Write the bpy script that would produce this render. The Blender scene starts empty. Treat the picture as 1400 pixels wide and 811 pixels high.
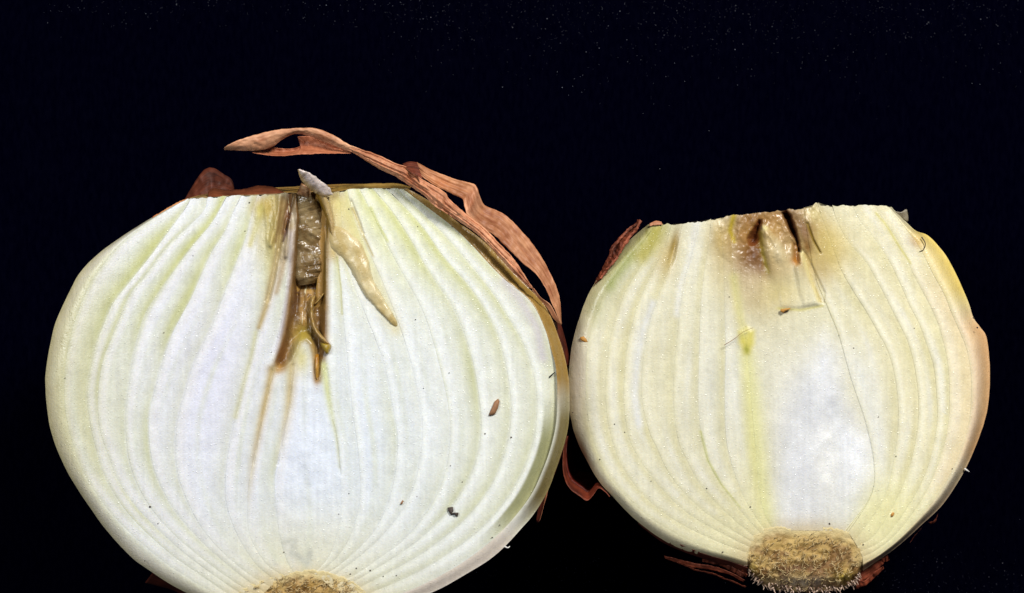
import bpy, math
import numpy as np

rng = np.random.RandomState(7)
# ------------------------------------------------------------------ camera, world, lights
PX = 0.000125            # metres per photo pixel on the left cut face
H1 = 0.0452              # height of the left cut face above the cloth
H2 = 0.0368              # height of the right cut face
ZC = H1 + 0.50
sc = bpy.context.scene
col = sc.collection
cam_d = bpy.data.cameras.new('camera'); cam = bpy.data.objects.new('camera', cam_d); col.objects.link(cam)
cam.location = (0, 0, ZC)
cam_d.sensor_width = 36; cam_d.lens = 36 * 0.50 / (1400 * PX)
cam_d.clip_start = 0.01; cam_d.clip_end = 10
sc.camera = cam
w = bpy.data.worlds.new('World'); sc.world = w; w.use_nodes = True
w.node_tree.nodes['Background'].inputs[0].default_value = (0.35, 0.38, 0.55, 1)
w.node_tree.nodes['Background'].inputs[1].default_value = 0.10
def area(name, loc, size, power, color):
    d = bpy.data.lights.new(name, 'AREA'); d.shape = 'DISK'; d.size = size; d.energy = power; d.color = color
    o = bpy.data.objects.new(name, d); col.objects.link(o); o.location = loc
    import mathutils
    o.rotation_euler = (mathutils.Vector((0, 0, H1)) - mathutils.Vector(loc)).to_track_quat('-Z', 'Y').to_euler()
    return o
area('key_lamp', (0.25, 0.34, 0.52), 0.16, 4.7, (1, 0.985, 0.95))
area('fill_lamp', (-0.34, 0.16, 0.55), 0.25, 2.0, (0.95, 0.97, 1))
sc.view_settings.view_transform = 'Standard'; sc.view_settings.look = 'None'
sc.view_settings.exposure = 0.0; sc.view_settings.gamma = 1
sc.cycles.max_bounces = 6

# ------------------------------------------------------------------ helpers
def at(x, y, z):
    """photo pixel -> world at height z (arrays welcome)"""
    k = PX * (ZC - z) / (ZC - H1)
    return np.stack([(x - 700.0) * k, (405.5 - y) * k, z + 0 * k + 0 * x], -1)

def lin(c):
    c = np.asarray(c, float) / 255.0
    return np.where(c <= 0.04045, c / 12.92, ((c + 0.055) / 1.055) ** 2.4)
ALB = 0.90
def alb(c): return lin(c) * ALB

def _h(ix, iy, s):
    n = (ix * 374761393 + iy * 668265263 + s * 974634777) & 0xffffffff
    n = ((n ^ (n >> 13)) * 1274126177) & 0xffffffff
    return ((n ^ (n >> 16)) & 0xffff) / 65535.0
def vnoise(x, y, s=0):
    x = np.asarray(x, float); y = np.asarray(y, float)
    ix = np.floor(x).astype(np.int64); iy = np.floor(y).astype(np.int64)
    fx = x - ix; fy = y - iy
    fx = fx * fx * (3 - 2 * fx); fy = fy * fy * (3 - 2 * fy)
    a = _h(ix, iy, s); b = _h(ix + 1, iy, s); c = _h(ix, iy + 1, s); d = _h(ix + 1, iy + 1, s)
    return (a * (1 - fx) + b * fx) * (1 - fy) + (c * (1 - fx) + d * fx) * fy
def fbm(x, y, s=0, o=3):
    t = 0; a = 0.5
    for i in range(o):
        t = t + a * vnoise(x * 2 ** i, y * 2 ** i, s + i); a *= 0.5
    return t / (1 - 0.5 ** o)

def spline(pts, n):
    """Catmull-Rom through pts, resampled to n points evenly by arc length"""
    p = np.asarray(pts, float)
    q = np.vstack([2 * p[0] - p[1], p, 2 * p[-1] - p[-2]])
    out = []
    m = 24
    t = (np.arange(m) / m)[:, None]
    for i in range(1, len(q) - 2):
        a, b, c, d = q[i - 1], q[i], q[i + 1], q[i + 2]
        out.append(0.5 * (2 * b + (c - a) * t + (2 * a - 5 * b + 4 * c - d) * t * t + (3 * b - a - 3 * c + d) * t ** 3))
    out.append(p[-1:])
    P = np.vstack(out)
    L = np.r_[0, np.cumsum(np.linalg.norm(np.diff(P[:, :2], axis=0), axis=1))]
    s = np.linspace(0, L[-1], n)
    return np.stack([np.interp(s, L, P[:, k]) for k in range(P.shape[1])], -1)

def dist_line(x, y, pts):
    """distance to a polyline and the fraction along it"""
    best = np.full(x.shape, 1e9); tt = np.zeros(x.shape)
    p = np.asarray(pts, float); n = len(p) - 1
    for i in range(n):
        a = p[i]; d = p[i + 1] - a
        t = np.clip(((x - a[0]) * d[0] + (y - a[1]) * d[1]) / (d @ d), 0, 1)
        e = np.hypot(x - a[0] - t * d[0], y - a[1] - t * d[1])
        m = e < best
        best = np.where(m, e, best); tt = np.where(m, (i + t) / n, tt)
    return best, tt
def stroke(x, y, pts, w0, w1=None, p=2, fade=0):
    w1 = w0 if w1 is None else w1
    d, t = dist_line(x, y, pts)
    return np.exp(-(d / (w0 + (w1 - w0) * t)) ** p) * (1 - fade * np.clip((t - .3) / .7, 0, 1))
def blob(x, y, cx, cy, rx, ry, ang=0, p=2):
    a = math.radians(ang); dx = x - cx; dy = y - cy
    u = (dx * math.cos(a) + dy * math.sin(a)) / rx; v = (-dx * math.sin(a) + dy * math.cos(a)) / ry
    return np.exp(-(u * u + v * v) ** (p / 2))
def inside(x, y, poly):
    """signed distance, positive inside"""
    p = list(poly); c = np.zeros(x.shape, bool)
    for i in range(len(p)):
        (x0, y0), (x1, y1) = p[i - 1], p[i]
        if y0 != y1:
            m = ((y0 > y) != (y1 > y)) & (x < (x1 - x0) * (y - y0) / (y1 - y0) + x0)
            c ^= m
    d, _ = dist_line(x, y, p + [p[0]])
    return np.where(c, d, -d)
def sstep(a, b, x):
    t = np.clip((x - a) / (b - a), 0, 1); return t * t * (3 - 2 * t)

def link(name, verts, faces, mat, parent=None, colors=None, uvw=None, smooth=True):
    me = bpy.data.meshes.new(name)
    verts = np.asarray(verts, np.float32)
    fl = [len(f) for f in faces] if not isinstance(faces, np.ndarray) else [faces.shape[1]] * len(faces)
    if isinstance(faces, np.ndarray): idx = faces.ravel()
    else: idx = np.concatenate([np.asarray(f) for f in faces])
    me.vertices.add(len(verts)); me.vertices.foreach_set('co', verts.ravel())
    me.loops.add(len(idx)); me.loops.foreach_set('vertex_index', idx.astype(np.int32))
    me.polygons.add(len(fl)); st = np.r_[0, np.cumsum(fl)[:-1]].astype(np.int32)
    me.polygons.foreach_set('loop_start', st)
    me.update(calc_edges=True)
    me.polygons.foreach_set('use_smooth', np.full(len(fl), smooth))
    if colors is not None:
        a = me.color_attributes.new('tint', 'FLOAT_COLOR', 'POINT')
        cc = np.ones((len(verts), 4), np.float32); cc[:, :3] = colors
        a.data.foreach_set('color', cc.ravel())
    if uvw is not None:
        a = me.attributes.new('fibre', 'FLOAT_VECTOR', 'POINT')
        a.data.foreach_set('vector', np.asarray(uvw, np.float32).ravel())
    me.materials.append(mat)
    me.validate()
    o = bpy.data.objects.new(name, me); col.objects.link(o)
    if parent: o.parent = parent
    return o

# ------------------------------------------------------------------ materials
def nt(name):
    m = bpy.data.materials.new(name); m.use_nodes = True
    t = m.node_tree; return m, t, t.nodes, t.links, t.nodes['Principled BSDF']
def flesh_material(name, rough=0.34, grain=1.0, spec=0.5, sss=0.12, sss_scale=0.0006, cellscale=2600):
    m, t, N, L, P = nt(name)
    ac = N.new('ShaderNodeAttribute'); ac.attribute_name = 'tint'
    fb = N.new('ShaderNodeAttribute'); fb.attribute_name = 'fibre'
    tc = N.new('ShaderNodeTexCoord')
    n1 = N.new('ShaderNodeTexNoise'); n1.inputs['Scale'].default_value = 1.0; n1.inputs['Detail'].default_value = 4
    L.new(fb.outputs['Vector'], n1.inputs['Vector'])                 # streaks that run along the scale
    n2 = N.new('ShaderNodeTexNoise'); n2.inputs['Scale'].default_value = 1500; n2.inputs['Detail'].default_value = 3
    L.new(tc.outputs['Object'], n2.inputs['Vector'])
    n4 = N.new('ShaderNodeTexNoise'); n4.inputs['Scale'].default_value = 4200; n4.inputs['Detail'].default_value = 2
    L.new(tc.outputs['Object'], n4.inputs['Vector'])
    vo = N.new('ShaderNodeTexVoronoi'); vo.inputs['Scale'].default_value = cellscale
    L.new(tc.outputs['Object'], vo.inputs['Vector'])
    n3 = N.new('ShaderNodeTexNoise'); n3.inputs['Scale'].default_value = 420; n3.inputs['Detail'].default_value = 4
    L.new(tc.outputs['Object'], n3.inputs['Vector'])
    def mr(src, a, b, c, d):
        r = N.new('ShaderNodeMapRange'); r.inputs[1].default_value = a; r.inputs[2].default_value = b
        r.inputs[3].default_value = c; r.inputs[4].default_value = d; L.new(src, r.inputs[0]); return r.outputs[0]
    def mul(a, b):
        k = N.new('ShaderNodeMath'); k.operation = 'MULTIPLY'; L.new(a, k.inputs[0]); L.new(b, k.inputs[1]); return k.outputs[0]
    k = mul(mul(mr(n1.outputs['Fac'], 0.3, 0.7, 0.95, 1.03), mr(n2.outputs['Fac'], 0.3, 0.7, 0.96, 1.03)),
            mul(mr(n3.outputs['Fac'], 0.3, 0.7, 0.95, 1.04), mr(n4.outputs['Fac'], 0.25, 0.75, 0.95, 1.04)))
    vm = N.new('ShaderNodeVectorMath'); vm.operation = 'SCALE'
    L.new(ac.outputs['Color'], vm.inputs[0]); L.new(k, vm.inputs['Scale'])
    L.new(vm.outputs[0], P.inputs['Base Color'])
    P.inputs['Subsurface Weight'].default_value = sss
    P.inputs['Subsurface Radius'].default_value = (1.0, 0.8, 0.5)
    P.inputs['Subsurface Scale'].default_value = sss_scale
    P.inputs['Specular IOR Level'].default_value = spec
    rgh = mr(n3.outputs['Fac'], 0.3, 0.7, rough - 0.1, rough + 0.12)
    ad = N.new('ShaderNodeMath'); ad.operation = 'ADD'
    L.new(mr(vo.outputs['Distance'], 0, 0.6, 0.0, 0.9), ad.inputs[0]); L.new(n2.outputs['Fac'], ad.inputs[1])
    # a few wet cells stand proud and glint
    v2 = N.new('ShaderNodeTexVoronoi'); v2.inputs['Scale'].default_value = 3600; L.new(tc.outputs['Object'], v2.inputs['Vector'])
    sx = N.new('ShaderNodeSeparateColor'); L.new(v2.outputs['Color'], sx.inputs[0])
    gl = mul(mr(sx.outputs[0], 0.93, 0.96, 0.0, 1.0), mr(v2.outputs['Distance'], 0.0, 0.55, 1.0, 0.0))
    g3 = N.new('ShaderNodeBump'); g3.inputs['Strength'].default_value = 0.5; g3.inputs['Distance'].default_value = 0.00014
    L.new(gl, g3.inputs['Height'])
    L.new(mul(rgh, mr(gl, 0, .4, 1, .45)), P.inputs['Roughness'])
    b = N.new('ShaderNodeBump'); b.inputs['Strength'].default_value = 0.12 * grain; b.inputs['Distance'].default_value = 0.00022
    L.new(g3.outputs['Normal'], b.inputs['Normal'])
    L.new(ad.outputs[0], b.inputs['Height'])
    b2 = N.new('ShaderNodeBump'); b2.inputs['Strength'].default_value = 0.10 * grain; b2.inputs['Distance'].default_value = 0.0005
    L.new(n1.outputs['Fac'], b2.inputs['Height']); L.new(b.outputs['Normal'], b2.inputs['Normal'])
    L.new(b2.outputs['Normal'], P.inputs['Normal'])
    return m
M_flesh = flesh_material('onion_flesh')
M_rot = flesh_material('wet_rotten_tissue', rough=0.24, grain=1.0, spec=0.55, sss=0.4)
M_plate = flesh_material('corky_root_plate', rough=0.6, grain=2.4, spec=0.3, sss=0.0)

def peel_material(name, c_lo, c_hi, scale=(900, 70, 1), rough=0.5):
    m, t, N, L, P = nt(name)
    fb = N.new('ShaderNodeAttribute'); fb.attribute_name = 'fibre'
    ac = N.new('ShaderNodeAttribute'); ac.attribute_name = 'tint'
    mp = N.new('ShaderNodeMapping'); L.new(fb.outputs['Vector'], mp.inputs['Vector'])
    n1 = N.new('ShaderNodeTexNoise'); n1.inputs['Scale'].default_value = 1.0; n1.inputs['Detail'].default_value = 5
    L.new(mp.outputs[0], n1.inputs['Vector'])
    tc = N.new('ShaderNodeTexCoord')
    n2 = N.new('ShaderNodeTexNoise'); n2.inputs['Scale'].default_value = 260; n2.inputs['Detail'].default_value = 6
    L.new(tc.outputs['Object'], n2.inputs['Vector'])
    r = N.new('ShaderNodeValToRGB'); r.color_ramp.elements[0].position = 0.38; r.color_ramp.elements[1].position = 0.62
    r.color_ramp.elements[0].color = (*lin(c_lo), 1); r.color_ramp.elements[1].color = (*lin(c_hi), 1)
    a = N.new('ShaderNodeMath'); a.operation = 'ADD'; L.new(n1.outputs['Fac'], a.inputs[0]); L.new(n2.outputs['Fac'], a.inputs[1])
    h = N.new('ShaderNodeMath'); h.operation = 'MULTIPLY'; h.inputs[1].default_value = 0.5; L.new(a.outputs[0], h.inputs[0]); n1.inputs['Roughness'].default_value = .65
    L.new(h.outputs[0], r.inputs[0])
    vm = N.new('ShaderNodeVectorMath'); vm.operation = 'MULTIPLY'
    L.new(r.outputs[0], vm.inputs[0]); L.new(ac.outputs['Color'], vm.inputs[1])
    L.new(vm.outputs[0], P.inputs['Base Color'])
    P.inputs['Roughness'].default_value = rough
    P.inputs['Specular IOR Level'].default_value = 0.3
    b = N.new('ShaderNodeBump'); b.inputs['Strength'].default_value = 0.4; b.inputs['Distance'].default_value = 0.0002
    L.new(n1.outputs['Fac'], b.inputs['Height']); L.new(b.outputs['Normal'], P.inputs['Normal'])
    return m
M_peel = peel_material('papery_copper_skin', (158, 100, 68), (222, 170, 132))
M_darkpeel = peel_material('dark_red_brown_skin', (52, 24, 14), (110, 58, 38), rough=.6)
M_gold = peel_material('golden_membrane', (128, 100, 48), (178, 146, 82))

def plain(name, c, rough=0.6, spec=0.4):
    m, t, N, L, P = nt(name)
    tc = N.new('ShaderNodeTexCoord'); n = N.new('ShaderNodeTexNoise'); n.inputs['Scale'].default_value = 3000
    L.new(tc.outputs['Object'], n.inputs['Vector'])
    r = N.new('ShaderNodeValToRGB')
    r.color_ramp.elements[0].color = (*(lin(c) * 0.6), 1); r.color_ramp.elements[1].color = (*np.minimum(lin(c) * 1.3, 1), 1)
    L.new(n.outputs['Fac'], r.inputs[0]); L.new(r.outputs[0], P.inputs['Base Color'])
    P.inputs['Roughness'].default_value = rough; P.inputs['Specular IOR Level'].default_value = spec
    return m
M_fibre = plain('pale_root_fibre', (204, 180, 130)); M_root = plain('dry_rootlet', (200, 172, 150))
M_dark = plain('dark_dirt', (70, 58, 50)); M_husk = plain('brown_husk', (150, 108, 74)); M_orange = plain('amber_bit', (190, 135, 60))
M_lint = plain('grey_lint', (116, 118, 124)); M_black = plain('black_fibre', (28, 26, 24)); M_red = plain('torn_red_skin', (128, 60, 44))
M_white = plain('white_lint', (225, 222, 215))

# ------------------------------------------------------------------ the black cloth
m, t, N, L, P = nt('black_velvet')
tc = N.new('ShaderNodeTexCoord')
wv = N.new('ShaderNodeTexNoise'); wv.inputs['Scale'].default_value = 1400; wv.inputs['Detail'].default_value = 3
mp = N.new('ShaderNodeMapping'); mp.inputs['Scale'].default_value = (1, 0.35, 1)
L.new(tc.outputs['Object'], mp.inputs['Vector']); L.new(mp.outputs[0], wv.inputs['Vector'])
r = N.new('ShaderNodeValToRGB'); r.color_ramp.elements[0].position = 0.35; r.color_ramp.elements[1].position = 0.8
r.color_ramp.elements[0].color = (0.0001, 0.00009, 0.0024, 1); r.color_ramp.elements[1].color = (0.0007, 0.0007, 0.0040, 1)
L.new(wv.outputs['Fac'], r.inputs[0]); L.new(r.outputs[0], P.inputs['Base Color'])
P.inputs['Roughness'].default_value = 1; P.inputs['Specular IOR Level'].default_value = 0.0
M_cloth = m
n = 121
gx, gy = np.meshgrid(np.linspace(-0.45, 0.45, n), np.linspace(-0.40, 0.40, n))
gz = -0.0002 - 0.0012 * fbm(gx * 14 + 9, gy * 14 + 9, 5)
V = np.stack([gx, gy, gz], -1).reshape(-1, 3)
ii = (np.arange(n - 1)[:, None] * n + np.arange(n - 1)).ravel()
cloth = link('black_cloth', V, np.stack([ii, ii + 1, ii + n + 1, ii + n], -1), M_cloth)
cloth['kind'] = 'structure'; cloth['label'] = 'black velvet cloth under the two onion halves'

# ------------------------------------------------------------------ a half onion made of nested scales
def thing(name, label, cat, loc, group=None):
    o = bpy.data.objects.new(name, None); col.objects.link(o); o.location = loc
    o.empty_display_size = 0.01
    o['label'] = label; o['category'] = cat
    if group: o['group'] = group
    return o
def child_offset(root, V): return V - np.array(root.location)

NV = 300
def ufor(wmax):
    n = int(max(14, wmax / 2.0)); return np.linspace(0, 1, n)
NPH = 22
def build_onion(root, lefts, rights, H, kdep, neck, zfun, cfun, side_col, outline_noise):
    outline_noise = outline_noise * .8
    Ls = [spline(b, NV) for b in lefts]; Rs = [spline(b, NV) for b in rights]
    nb = len(lefts) - 1
    vv = np.linspace(0, 1, NV)
    for j in range(nb + 1):
        if j < nb: LO, LI, RO, RI = Ls[j], Ls[j + 1], Rs[j], Rs[j + 1]
        else: LO, LI, RO, RI = Ls[j], None, Rs[j], None
        if j == 0:                                   # uneven rim
            nl = (vnoise(vv * 11, vv * 0 + 3, 11) - .5 + .25 * (vnoise(vv * 60, vv * 0, 12) - .5)) * outline_noise
            LO = LO + np.stack([nl, 0 * nl], -1)
            nr = (vnoise(vv * 11, vv * 0 + 8, 13) - .5 + .25 * (vnoise(vv * 65, vv * 0, 14) - .5)) * outline_noise
            RO = RO + np.stack([nr, 0 * nr], -1)
        tops = (vnoise(LO[:1, 0] * 0 + np.arange(1), LO[:1, 1] * 0, 4))
        bands = []
        if j < nb:
            for A, B, side in ((LO, LI, 'L'), (RI, RO, 'R')):      # A is the left bound of the band
                u = ufor(np.hypot(*(B - A).T).max())[None, :]
                X = A[:, :1] * (1 - u) + B[:, :1] * u; Y = A[:, 1:] * (1 - u) + B[:, 1:] * u
                wdt = np.hypot(B[:, 0] - A[:, 0], B[:, 1] - A[:, 1])[:, None] + 0 * X
                g = 0.02
                uu = g / np.maximum(wdt, 1)
                X = X + (0.5 - u) * 2 * uu * (B[:, :1] - A[:, :1]); Y = Y + (0.5 - u) * 2 * uu * (B[:, 1:] - A[:, 1:])
                bands.append((X, Y, u + 0 * X, wdt, side))
        else:                                                       # the core
            u = ufor(np.hypot(*(RO - LO).T).max())[None, :]
            X = LO[:, :1] * (1 - u) + RO[:, :1] * u; Y = LO[:, 1:] * (1 - u) + RO[:, 1:] * u
            wdt = np.hypot(RO[:, 0] - LO[:, 0], RO[:, 1] - LO[:, 1])[:, None] + 0 * X
            bands.append((X, Y, u + 0 * X, wdt, 'C'))
        cols_pts = []; cols_col = []; cols_uv = []
        def face(b):
            X, Y, u, wdt, side = b
            vg = np.repeat(vv[:, None], X.shape[1], 1)
            ragged = (fbm(X * 0.16, X * 0, 31 + j, 3) - 0.5) * 4.5 * np.exp(-vg * 60)   # rough trimmed neck
            Y = Y + ragged
            if side != 'L' and H < 0.04: Y = Y - 6 * np.exp(-((X - 1116) / 4.0) ** 2 - vg * 70)
            d0 = u * wdt; d1 = (1 - u) * wdt
            e = np.exp(-(d0 / 1.6) ** 1.5) + np.exp(-(d1 / 1.6) ** 1.5)
            z = -0.00001 * e * (0.3 + 1.2 * fbm(X * 0.02, Y * 0.02, 50 + j))
            z = z + (side != 'C') * (wdt > 8) * 0.00008 * (0.5 - u) * np.minimum(wdt / 40, 1) * sstep(.55, .9, vnoise(vg * 6, vg * 0 + j, 60)) + 0.00005 * np.sin(np.pi * u)
            z = z + 0.00018 * (fbm(X * 0.045, Y * 0.018, 70, 3) - 0.5) + 0.00007 * (fbm(X * 0.3, Y * 0.1, 75, 2) - .5)
            z = z + zfun(X, Y, u, wdt, vg, j, side)
            c = cfun(X, Y, u, wdt, vg, j, side)
            P = at(X, Y, H + z)
            uv = np.stack([X * 0.22 + j * 9, vg * 5.0 + j * 3.1, 0 * X], -1)
            return P, c, uv
        def shell(Lb, Rb, rev, shrink, first, last):
            ph = np.r_[math.pi, math.pi - .02, np.linspace(math.pi, 0, NPH + 2)[1:-1], .02, 0]
            if rev: ph = ph[::-1]
            Lw = at(Lb[:, 0], Lb[:, 1], H); Rw = at(Rb[:, 0], Rb[:, 1], H)
            C = (Lw + Rw) / 2; h = (Rw - Lw) / 2
            hl = np.linalg.norm(h, axis=1)[:, None]
            P = C[:, None, :] + h[:, None, :] * (np.cos(ph)[None, :, None])
            dep = hl * kdep * np.sin(ph)[None, :] * shrink
            P[:, :, 2] -= dep
            P[:, :, 1] += neck * np.minimum(dep, 0.014) * np.exp(-vv * 14)[:, None]
            P[:, 0] = first; P[:, -1] = last
            half = P.shape[1] // 2
            P[:, 1:half, 2] = np.minimum(P[:, 1:half, 2], first[:, None, 2] - .00002)
            P[:, half:-1, 2] = np.minimum(P[:, half:-1, 2], last[:, None, 2] - .00002)
            cc = np.zeros(P.shape); cc[:] = side_col(vv, ph, j)
            rk = np.exp(-np.sin(ph) / .10)[None, :, None]; cc = cc * (1 - rk) + alb((214, 200, 158)) * rk
            uv = np.stack([np.repeat(ph[None] * 30, NV, 0), np.repeat(vv[:, None] * 6, len(ph), 1), 0 * dep], -1)
            return P, cc, uv
        if j < nb:
            F0 = face(bands[0]); F1 = face(bands[1])
            S0 = shell(LI + [[-.3, 0]], RI + [[.3, 0]], False, 1.0, F0[0][:, -1], F1[0][:, 0])
            S1 = shell(LO + [[.4, 0]], RO + [[-.4, 0]], True, 0.998, F1[0][:, -1], F0[0][:, 0])
            parts = (F0, S0, F1, S1)
        else:
            F0 = face(bands[0]); S1 = shell(LO + [[.4, 0]], RO + [[-.4, 0]], True, 0.998, F0[0][:, -1], F0[0][:, 0]); parts = (F0, S1)
        P = np.concatenate([p[0] for p in parts], 1); Cc = np.concatenate([p[1] for p in parts], 1); U = np.concatenate([p[2] for p in parts], 1)
        n = P.shape[1]; F = []; c0 = 0; starts = []
        for p in parts:
            m_ = p[0].shape[1]; starts.append((c0, m_))
            i = np.arange(NV - 1)[:, None] * n + c0; k = np.arange(m_ - 1)[None]
            F.append(np.stack([i + k, i + n + k, i + n + k + 1, i + k + 1], -1).reshape(-1, 4)); c0 += m_
        if j < nb:
            for row in (0, NV - 1):
                b = row * n
                inn = starts[1][0] + np.arange(starts[1][1]); out = starts[3][0] + np.arange(starts[3][1])[::-1]
                q = np.stack([b + inn[:-1], b + inn[1:], b + out[1:], b + out[:-1]], -1)
                F.append(q[:, ::-1] if row else q)
        F = np.concatenate(F, 0)
        o = link('scale' if j < nb else 'core', child_offset(root, P.reshape(-1, 3)), F, M_flesh, root,
                 Cc.reshape(-1, 3), U.reshape(-1, 3))
    return Ls, Rs

def mixc(base, wgt, c, k=1.0):
    w_ = np.clip(wgt * k, 0, 1)[..., None]
    return base * (1 - w_) + alb(c) * w_

# ---- left onion: traced bounds between the scales
LL = [
 [(252,274),(230,285),(200,302),(170,321),(136,346),(110,372),(94,400),(76,440),(68,474),(63,505),(62,530),(66,572),(74,604),(88,638),(104,666),(124,696),(148,728),(180,762),(206,781),(235,800),(270,818),(305,832),(335,840)],
 [(256,273),(240,281),(200,306),(166,332),(140,364),(124,388),(109,420),(98,455),(91,490),(88,530),(90,565),(98,600),(112,640),(130,672),(155,705),(185,735),(225,768),(265,795),(305,818),(338,835)],
 [(261,272),(250,290),(222,328),(202,355),(172,392),(154,416),(140,448),(132,470),(124,504),(119,540),(122,570),(128,600),(138,636),(150,664),(172,698),(202,730),(238,761),(278,789),(312,812),(342,830)],
 [(284,271),(276,292),(230,336),(200,376),(180,400),(162,440),(150,470),(142,490),(136,520),(134,560),(138,592),(148,622),(161,655),(184,690),(214,722),(250,755),(290,785),(322,807),(350,823)],
 [(310,269),(290,304),(262,338),(235,375),(215,405),(200,430),(190,460),(182,490),(176,530),(172,570),(175,620),(187,660),(207,695),(235,728),(268,757),(302,783),(332,803),(356,816)],
 [(330,268),(318,292),(308,316),(290,344),(276,374),(262,406),(248,432),(236,455),(227,480),(218,510),(210,540),(204,570),(205,610),(212,645),(228,680),(250,712),(280,745),(312,773),(342,797),(362,810)],
 [(352,267),(345,290),(336,325),(322,362),(308,398),(290,445),(273,480),(262,505),(252,540),(243,575),(240,615),(244,650),(254,680),(270,712),(292,742),(320,769),(348,790),(370,802)],
 [(376,266),(378,310),(377,340),(374,365),(370,385),(363,415),(356,440),(350,465),(343,490),(334,520),(322,570),(312,620),(308,660),(310,690),(318,716),(332,745),(352,773),(378,795)],
 [(393,264),(397,320),(396,380),(391,430),(384,470),(374,502),(364,540),(354,590),(346,630),(340,660),(338,690),(340,725),(350,750),(366,772),(388,788)],
 [(413,264),(418,350),(414,430),(405,480),(400,500),(394,560),(386,596),(380,630),(376,656),(378,700),(384,738),(392,765),(402,784)],
]
LR = [
 [(556,258),(590,277),(625,303),(652,322),(675,343),(700,370),(722,393),(740,411),(753,432),(763,458),(771,482),(777,512),(779,545),(777,580),(770,610),(760,640),(748,672),(730,702),(712,723),(690,747),(668,766),(636,786),(600,806),(550,826),(515,836),(490,840)],
 [(552,259),(585,284),(620,311),(648,338),(668,360),(690,382),(716,403),(732,422),(745,450),(753,476),(760,504),(762,540),(760,580),(752,615),(741,645),(727,675),(705,705),(680,732),(650,757),(615,780),(570,803),(520,822),(482,834)],
 [(544,259),(572,286),(605,318),(640,358),(672,398),(698,438),(716,470),(728,505),(734,540),(733,580),(726,615),(712,650),(690,687),(660,721),(625,749),(585,775),(540,797),(500,813),(474,825)],
 [(528,258),(554,283),(580,313),(606,350),(634,382),(658,414),(680,455),(692,500),(698,540),(698,580),(690,620),(675,658),(650,695),(620,725),(580,755),(540,778),(500,799),(466,816)],
 [(510,258),(535,287),(560,325),(580,360),(600,390),(620,420),(635,455),(648,500),(656,550),(658,590),(651,630),(636,665),(612,700),(580,732),(545,758),(510,780),(480,797),(458,808)],
 [(492,258),(508,290),(525,325),(542,358),(560,390),(576,420),(588,452),(601,500),(612,550),(616,590),(612,630),(600,670),(580,705),(552,738),(520,762),(490,783),(467,794),(450,801)],
 [(475,260),(485,300),(498,330),(512,360),(526,392),(545,441),(562,495),(574,550),(578,590),(574,630),(564,670),(545,705),(520,735),(495,758),(470,777),(454,788),(442,794)],
 [(464,262),(467,300),(470,340),(475,365),(486,395),(498,425),(512,460),(526,500),(538,560),(544,600),(540,650),(528,695),(510,728),(488,752),(465,772),(448,783),(437,788)],
 [(455,263),(454,310),(456,340),(462,360),(466,392),(469,424),(474,480),(482,560),(490,620),(492,680),(482,725),(466,755),(448,774),(433,786)],
 [(447,264),(446,300),(446,390),(446,460),(447,500),(452,560),(460,596),(465,648),(466,700),(458,740),(448,763),(436,778),(428,784)],
]
CAV = [(403,258),(405,300),(403,330),(401,360),(398,395),(394,430),(390,455),(384,475),(377,495),(378,505),(388,503),(398,497),(404,484),(410,468),(418,464),(425,470),(428,482),(430,500),(433,520),(437,520),(441,500),(445,478),(446,440),(446,390),(447,335),(450,310),(448,285),(440,258)]
def zL(X, Y, u, w, v, j, side):
    d = inside(X, Y, CAV)
    dep = sstep(0, 11, d) * (0.0038 - 0.0024 * sstep(385, 440, Y))
    z = -dep * (0.75 + 0.5 * fbm(X * .08, Y * .08, 3)) + .0009 * sstep(2, 10, d) * (fbm(X * .16, Y * .05, 37, 3) - .5) * sstep(380, 400, Y)
    # bark-like cracks left of the cavity
    z -= 0.0007 * stroke(X, Y, [(399,266),(393,285),(387,305),(381,340)], 3.5, 2)
    z -= 0.0009 * stroke(X, Y, [(402,268),(396,290),(391,315)], 2.2, 1.2)
    z -= 0.0005 * stroke(X, Y, [(380,345),(374,375),(366,410)], 4, 3)
    z += 0.0003 * stroke(X, Y, [(401,300),(400,350),(396,395),(389,440),(380,475),(372,500)], 5, 5)      # the pale lip
    z -= 0.00022 * stroke(X, Y, [(374,502),(364,540),(354,590),(346,635)], 2.6, 1.2)
    z -= 0.00022 * stroke(X, Y, [(400,500),(394,560),(386,596),(379,635)], 2.6, 1.2)
    z -= 0.0002 * stroke(X, Y, [(447,505),(453,560),(461,596),(465,650)], 1.2, 0.8)
    z -= 0.0004 * stroke(X, Y, [(480,275),(490,300),(497,320)], 1.6, 1.0)
    z += 0.0006 * stroke(X, Y, [(383,262),(382,285),(377,310),(370,335)], 4, 3)
    z += 0.0001 * sstep(0, 6, inside(X, Y, [(347,276),(368,268),(374,280),(366,300),(346,302)]))
    z += 0.0006 * stroke(X, Y, [(396,300),(394,325),(391,350)], 3.5, 3)
    nk = blob(X, Y, 385, 320, 36, 60, 8, 4)
    z += 0.0006 * nk * (fbm(X * .12, Y * .03, 14, 3) - .5) * 2
    # right rim bevels away
    if side == 'R':
        if j == 0: z -= 0.0019 * sstep(0, 1, u) * sstep(0.06, 0.25, v) * (1 - .6 * sstep(.62, .72, v))
        if j == 1: z -= 0.0011 * sstep(0.15, 1, u) * sstep(0.35, 0.45, v) * (1 - sstep(.6, .75, v))
    if side == 'L' and j == 0: z -= 0.0016 * (1 - u) ** 2
    z += 0.0003 * blob(X, Y, 418, 640, 30, 60) * (fbm(X * .04, Y * .03, 44) - .3) * 1.5
    return z
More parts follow.
